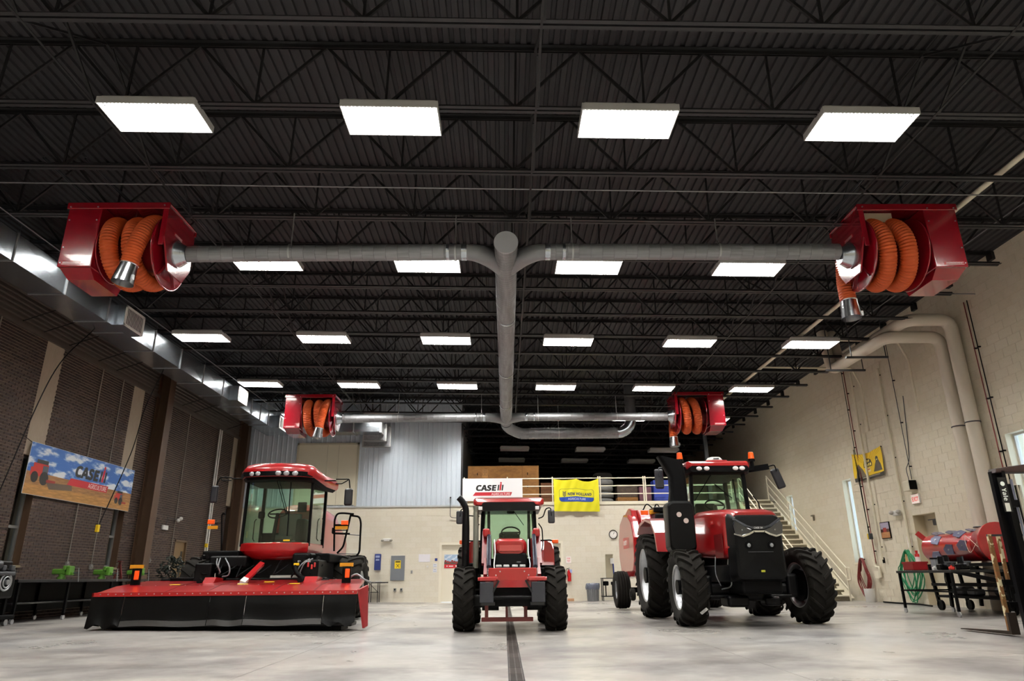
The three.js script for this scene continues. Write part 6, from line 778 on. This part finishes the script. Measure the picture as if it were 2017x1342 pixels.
  // hoses on hooks
  const hank = (name, label, px0, px1, pyT, pyB, m, loops, r) => { const a = onX(px0, pyT, XR - .12), b = onX(px1, pyT, XR - .12), bt = onX((px0 + px1) / 2, pyB, XR - .12), t = thing(name, label, 'hose', [XR - .12, bt.y, (a.z + b.z) / 2]); const H = a.y - bt.y, W = Math.abs(a.z - b.z) / 2; obj('hook', [B(.09, .04, .06, .05, H + .0, 0)], mat.black, t); for (let k = 0; k < loops; k++) { const w = W * rr(.35, 1), lo2 = rr(0, .3) * H, dx = rr(-.05, .05); obj('loop', TUBE([[dx, H, -.06], [dx, H * .75, -w * .8], [dx - .02, H * .35 + lo2, -w], [dx, lo2 + r, rr(-.1, .1)], [dx + .02, H * .35 + lo2, w], [dx, H * .75, w * .8], [dx, H, .06]], r, 30, 6, true), m, t); } };
  hank('red_air_hose', 'dark red air hose looped on the block wall above the pail', 1686, 1708, 1103, 1184, mat.hoseRed, 7, .016); hank('green_air_hose', 'green air hose looped on the block wall beside the exit door', 1766, 1806, 1088, 1190, mat.hoseGreen, 9, .014);
  const pl = thing('plastic_pail', 'white plastic pail with a purple label under the red hose', 'pail', [10.72, fy(10.7), -21.45]); obj('pail', LAT([[0, 0], [.13, 0], [.15, .36], [.155, .37], [.14, .37], [0, .35]], 28, 'y'), mat.white, pl); obj('label', T(new THREE.CylinderGeometry(.149, .139, .2, 16, 1, true, Math.PI * .85, 1.5), 0, .17, 0, 0, -.9, 0), M(0x4a3566, .5, 0, { side: THREE.DoubleSide }), pl);
  single('floor_cable', 'black cable lying along the foot of the block wall', 'cable', TUBE([[10.85, fy(10.85) + .02, -21], [10.8, fy(10.8) + .02, -20.2], [10.85, fy(10.85) + .02, -19.3], [10.6, fy(10.6) + .02, -18.2]], .02, 24, 6), mat.black);
}
{ // parts table, red drum on a cart, forklift
  const t = thing('parts_table', 'black steel parts table on casters in front of the exit door', 'table', [9.26, fy(9.26), -15.1]); obj('tabletop', RB(1.1, .05, 2.0, .008, 0, .84, 0), mat.blackSteel, t); for (const x of [-.52, .52]) for (const z of [-.92, .95]) { obj('leg', B(.045, .72, .045, x, .46, z), mat.black, t); obj('caster', [C(.05, .05, .03, 'x', x, .05, z, 16), B(.04, .06, .04, x, .1, z)], mat.silver, t); } obj('stretcher', [B(.03, .03, 1.85, -.52, .46, 0), B(.03, .03, 1.85, .52, .46, 0), B(1.1, .03, .03, 0, .46, -.92)], mat.black, t);
  const Y = fy(9.35) + .867, on = (n, l, c, x, z) => thing(n, l, c, [x, Y, z]);
  const tb = on('tool_crate', 'red steel tool crate with bottles on the parts table', 'crate', 8.98, -15.78); obj('tray', [RB2(-.16, .16, 0, .16, -.2, .22, .02), B2(-.17, .17, .14, .18, -.21, .23)], M(0x8c1016, .4), tb); obj('spout', ROD([-.08, .15, -.14], [-.1, .34, -.1], .03, 10, .015), M(0xc9b27a, .5), tb); obj('spray_bottle', [C(.05, .045, .2, 'y', .02, .24, .12, 16), C(.02, .03, .08, 'y', .02, .37, .12, 12)], M(0xb81b20, .35), tb); obj('bottle_label', C(.051, .047, .1, 'y', .02, .23, .12, 16), mat.white, tb);
  const cn = on('clear_canister', 'grey canister with a black lid on the parts table', 'canister', 9.15, -15.3); obj('can', C(.085, .085, .22, 'y', 0, .11, 0, 22), M(0x9a9da3, .25, .3), cn); obj('lid', C(.092, .092, .03, 'y', 0, .235, 0, 22), mat.black, cn);
  const vp = [['valve_body', 'dark valve assembly standing on the parts table', 9.2, -14.95], ['pump_body', 'black hydraulic pump on the parts table beside the canister', 9.0, -14.8], ['gear_part', 'black gear housing lying on the parts table', 9.15, -14.4]]; vp.forEach(([n, l, x, z], i) => { const v = on(n, l, 'machine part', x, z); obj('casting', [RB(.2, .12, .18, .03, 0, .06, 0), C(.06, .05, .16 + .05 * (2 - i), 'y', -.03, .16, 0, 16)], mat.satin, v); obj('port', [C(.025, .025, .14, 'x', .08, .14, .03, 10), C(.03, .03, .1, 'z', 0, .1, .12, 12), C(.02, .02, .12, 'y', .05, .2, -.04, 10)], mat.steel, v); });
  for (const [x, z, m, l] of [[9.0, -15.1, mat.white, 'small white box on the parts table'], [8.95, -14.45, M(0xc9302a, .4), 'small red cap on the parts table'], [9.3, -14.6, mat.brass, 'brass fitting on the parts table']]) single('small_part', l, 'part', [RB(.09, .06, .07, .012, 0, .03, 0), C(.02, .02, .03, 'y', 0, .07, 0, 10)], m, [x, Y, z]);
  const ct = thing('drum_cart', 'black wheeled steel cart holding the red auger drum', 'cart', [10.24, fy(10.28), -15.5]); obj('frame', [B(.7, .06, 3.2, 0, .96, .2), B(.06, .06, 3.0, -.35, .55, .2), B(.06, .06, 3.0, .35, .55, .2), RB(.7, .05, 2.4, .01, 0, .3, 0)], mat.black, ct); for (const x of [-.33, .33]) { for (const [z, d] of [[-1.2, -.14], [-.75, .12], [1.3, 0]]) obj('upright', BAR([x, .1, z], [x, .98, z + d], .06, .06), mat.black, ct); for (const z of [-1.15, 1.2]) obj('wheel', C(.11, .11, .06, 'x', x, .11, z, 20), mat.black, ct); } obj('brace', [BAR([-.35, .9, -.9], [-.35, .55, 1.6], .08, .04), BAR([.35, .9, -.9], [.35, .55, 1.6], .08, .04)], mat.black, ct); obj('shelf_parts', [RB(.3, .18, .4, .05, -.1, .42, -.6), RB(.24, .14, .3, .05, -.15, .4, -.1), C(.1, .1, .3, 'z', .1, .42, .4, 16)], mat.steel, ct); obj('cable', [TUBE([[-.3, .95, -.8], [-.4, .6, -.7], [-.3, .4, -.6]], .012, 12, 5), TUBE([[-.3, .95, -.5], [-.42, .7, -.4], [-.34, .45, -.5]], .012, 12, 5)], mat.black, ct);
  const d = thing('auger_drum', 'red feeder drum with grey triangular paddles on the black cart', 'drum', [10.24, fy(10.28) + 1.0, -15.75]); obj('shell', [LAT([[0, -1.35], [.27, -1.35], [.31, -1.28], [.31, .5], [.31, .6], [0, .6]], 40, 'z', 0, .34, 0)], mat.red, d); obj('end_cone', LAT([[0, .58], [.32, .58], [.42, .95], [.42, 1.0], [0, 1.0]], 36, 'z', 0, .38, 0), mat.red, d);
  const pm = M(0x6f6f86, .3, .6); let k = 0; for (const [z, a] of [[-.95, 1.75], [-.7, 2.6], [-.4, 1.75], [-.2, 3.3], [.05, 2.2], [.25, 1.6], [.3, 3.1], [-.75, 3.7]]) { const g = EXT([[-.11, -.1], [.1, -.12], [.12, .04], [.02, .15], [-.1, .09]], .02, .004); const m = obj('paddle', g, pm, d); m.position.set(Math.cos(a) * .325, .34 + Math.sin(a) * .325, z); m.rotation.set(0, 0, a - Math.PI / 2); m.rotateX(-Math.PI / 2 + .25); obj('paddle_bolt', C(.02, .02, .02, 'z', 0, 0, .02, 8), mat.silver, m); k++; } obj('flighting', BAR([-.1, .5, -1.33], [-.28, .72, -1.42], .12, .02), mat.red, d); obj('shaft', C(.06, .06, .3, 'z', 0, .34, -1.45, 14), mat.blackSteel, d); obj('wire', TUBE([[-.4, .4, .9], [-.46, .2, .7], [-.44, .55, .6], [-.46, .3, 1.0]], .005, 30, 5), M(0xc9b9a8, .5), d);
  // forklift: only the mast, backrest and forks reach into view
  const f = thing('forklift', 'black forklift mast with rusty cream load backrest and lowered forks', 'forklift', [7.6, fy(7.6), -9.95]);
  for (const s of [-1, 1]) { obj('mast_rail', [B(.13, 2.15, .07, s * .44 - .1, 1.13, .0), B(.05, 2.15, .12, s * .44 - .1 - s * .05, 1.13, .06), B(.09, 1.95, .06, s * .33 - .1, 1.05, .03)], mat.satin, f); obj('lift_cylinder', C(.04, .04, 1.8, 'y', s * .22 - .1, 1.1, .1, 14), mat.chrome, f);
    obj('fork', [EXTX([[-1.45, .015], [-1.45, .028], [-.36, .06], [-.35, .3], [-.31, .3], [-.31, .015]], s * .5 - .09, s * .5 + .03)], M(0x2e241c, .6, .4), f); const w = obj('wheel', LAT([[.14, -.1], [.27, -.11], [.3, -.07], [.3, .07], [.27, .11], [.14, .1]], 32, 'x'), M(0x4a3d30, .85), f); w.position.set(s * .5 - .05, .3, .42); obj('wheel_disc', C(.15, .15, .14, 'x', 0, 0, 0, 20), M(0x7a6a55, .7), w); }
  obj('mast_top', [EXTZ([[-.6, 2.18], [-.58, 2.24], [-.1, 2.3], [.4, 2.24], [.42, 2.18]], -.05, .12, .01)], M(0x2a1715, .5), f); obj('cross_tie', [B(.9, .1, .05, -.1, 1.75, .06), B(.9, .1, .05, -.1, .5, -.12)], mat.satin, f); obj('mast_hose', [PIPE([[-.3, 2.1, -.02], [-.3, 1.2, -.02], [-.2, .6, -.05]], .018, 6, .1), PIPE([[.0, 2.1, -.02], [0, 1.2, -.02], [-.05, .6, -.05]], .018, 6, .1)], M(0x9fa3b8, .3), f);
  const rust = M(0xffffff, .75, 0, { map: dataTex(256, (i, x, y) => { const k2 = NG[i] > .53 + .1 * (y / 256 - .5) ? 1 : 0; return k2 ? [142 - NG2[i] * 40, 84, 44] : [214, 202, 164]; }) });
  const post = (x, y0, y1, w = .05) => metreUV(B(w, y1 - y0, .04, x, (y0 + y1) / 2, -.42), .7); obj('backrest_post', post(-.53, .06, 1.36, .055), rust, f); for (const x of [-.4, -.25, -.08, .1, .28, .44]) obj('backrest_post', post(x, .72, 1.33, .04), rust, f); obj('backrest_post', post(.6, .06, 1.36, .055), rust, f); obj('backrest_top', B(1.2, .03, .03, .04, 1.345, -.42), mat.steel, f); obj('backrest_rail', [B(1.1, .07, .05, .04, .7, -.37), B(1.1, .08, .06, .04, .4, -.36)], mat.black, f);
  const ym = printMat(128, 512, (g, w, h) => { g.fillStyle = '#101012'; g.fillRect(0, 0, w, h); g.save(); g.translate(w / 2, h * .42); g.rotate(Math.PI / 2); g.fillStyle = '#dfe6df'; g.font = 'bold 92px sans-serif'; g.textAlign = 'center'; g.textBaseline = 'middle'; g.fillText('Yale', 40, 0); g.beginPath(); g.arc(-120, 0, 34, 0, 7); g.fill(); g.restore(); g.fillStyle = '#cfcfc6'; g.fillRect(28, h * .74, 72, h * .24); }, .4); const yl = obj('name_plate', T(rect(.12, .48), 0, 0, 0), ym, f); yl.position.set(-.54, 1.87, .126); yl.position.z = .122;
  obj('body', [RB2(-.55, .45, .25, 1.0, .5, 2.1, .1), RB2(-.5, .4, 1.0, 1.4, 1.3, 2.2, .1)], M(0x8a6a1c, .5), f); obj('overhead_guard', [BAR([-.5, 1.0, .55], [-.45, 2.1, .8], .06, .06), BAR([.4, 1.0, .55], [.35, 2.1, .8], .06, .06), B(.95, .05, 1.2, -.05, 2.12, 1.4), BAR([-.45, 1.3, 2.1], [-.45, 2.1, 2.0], .06, .06), BAR([.35, 1.3, 2.1], [.35, 2.1, 2.0], .06, .06)], mat.black, f);
}
renderer.render(scene, camera);
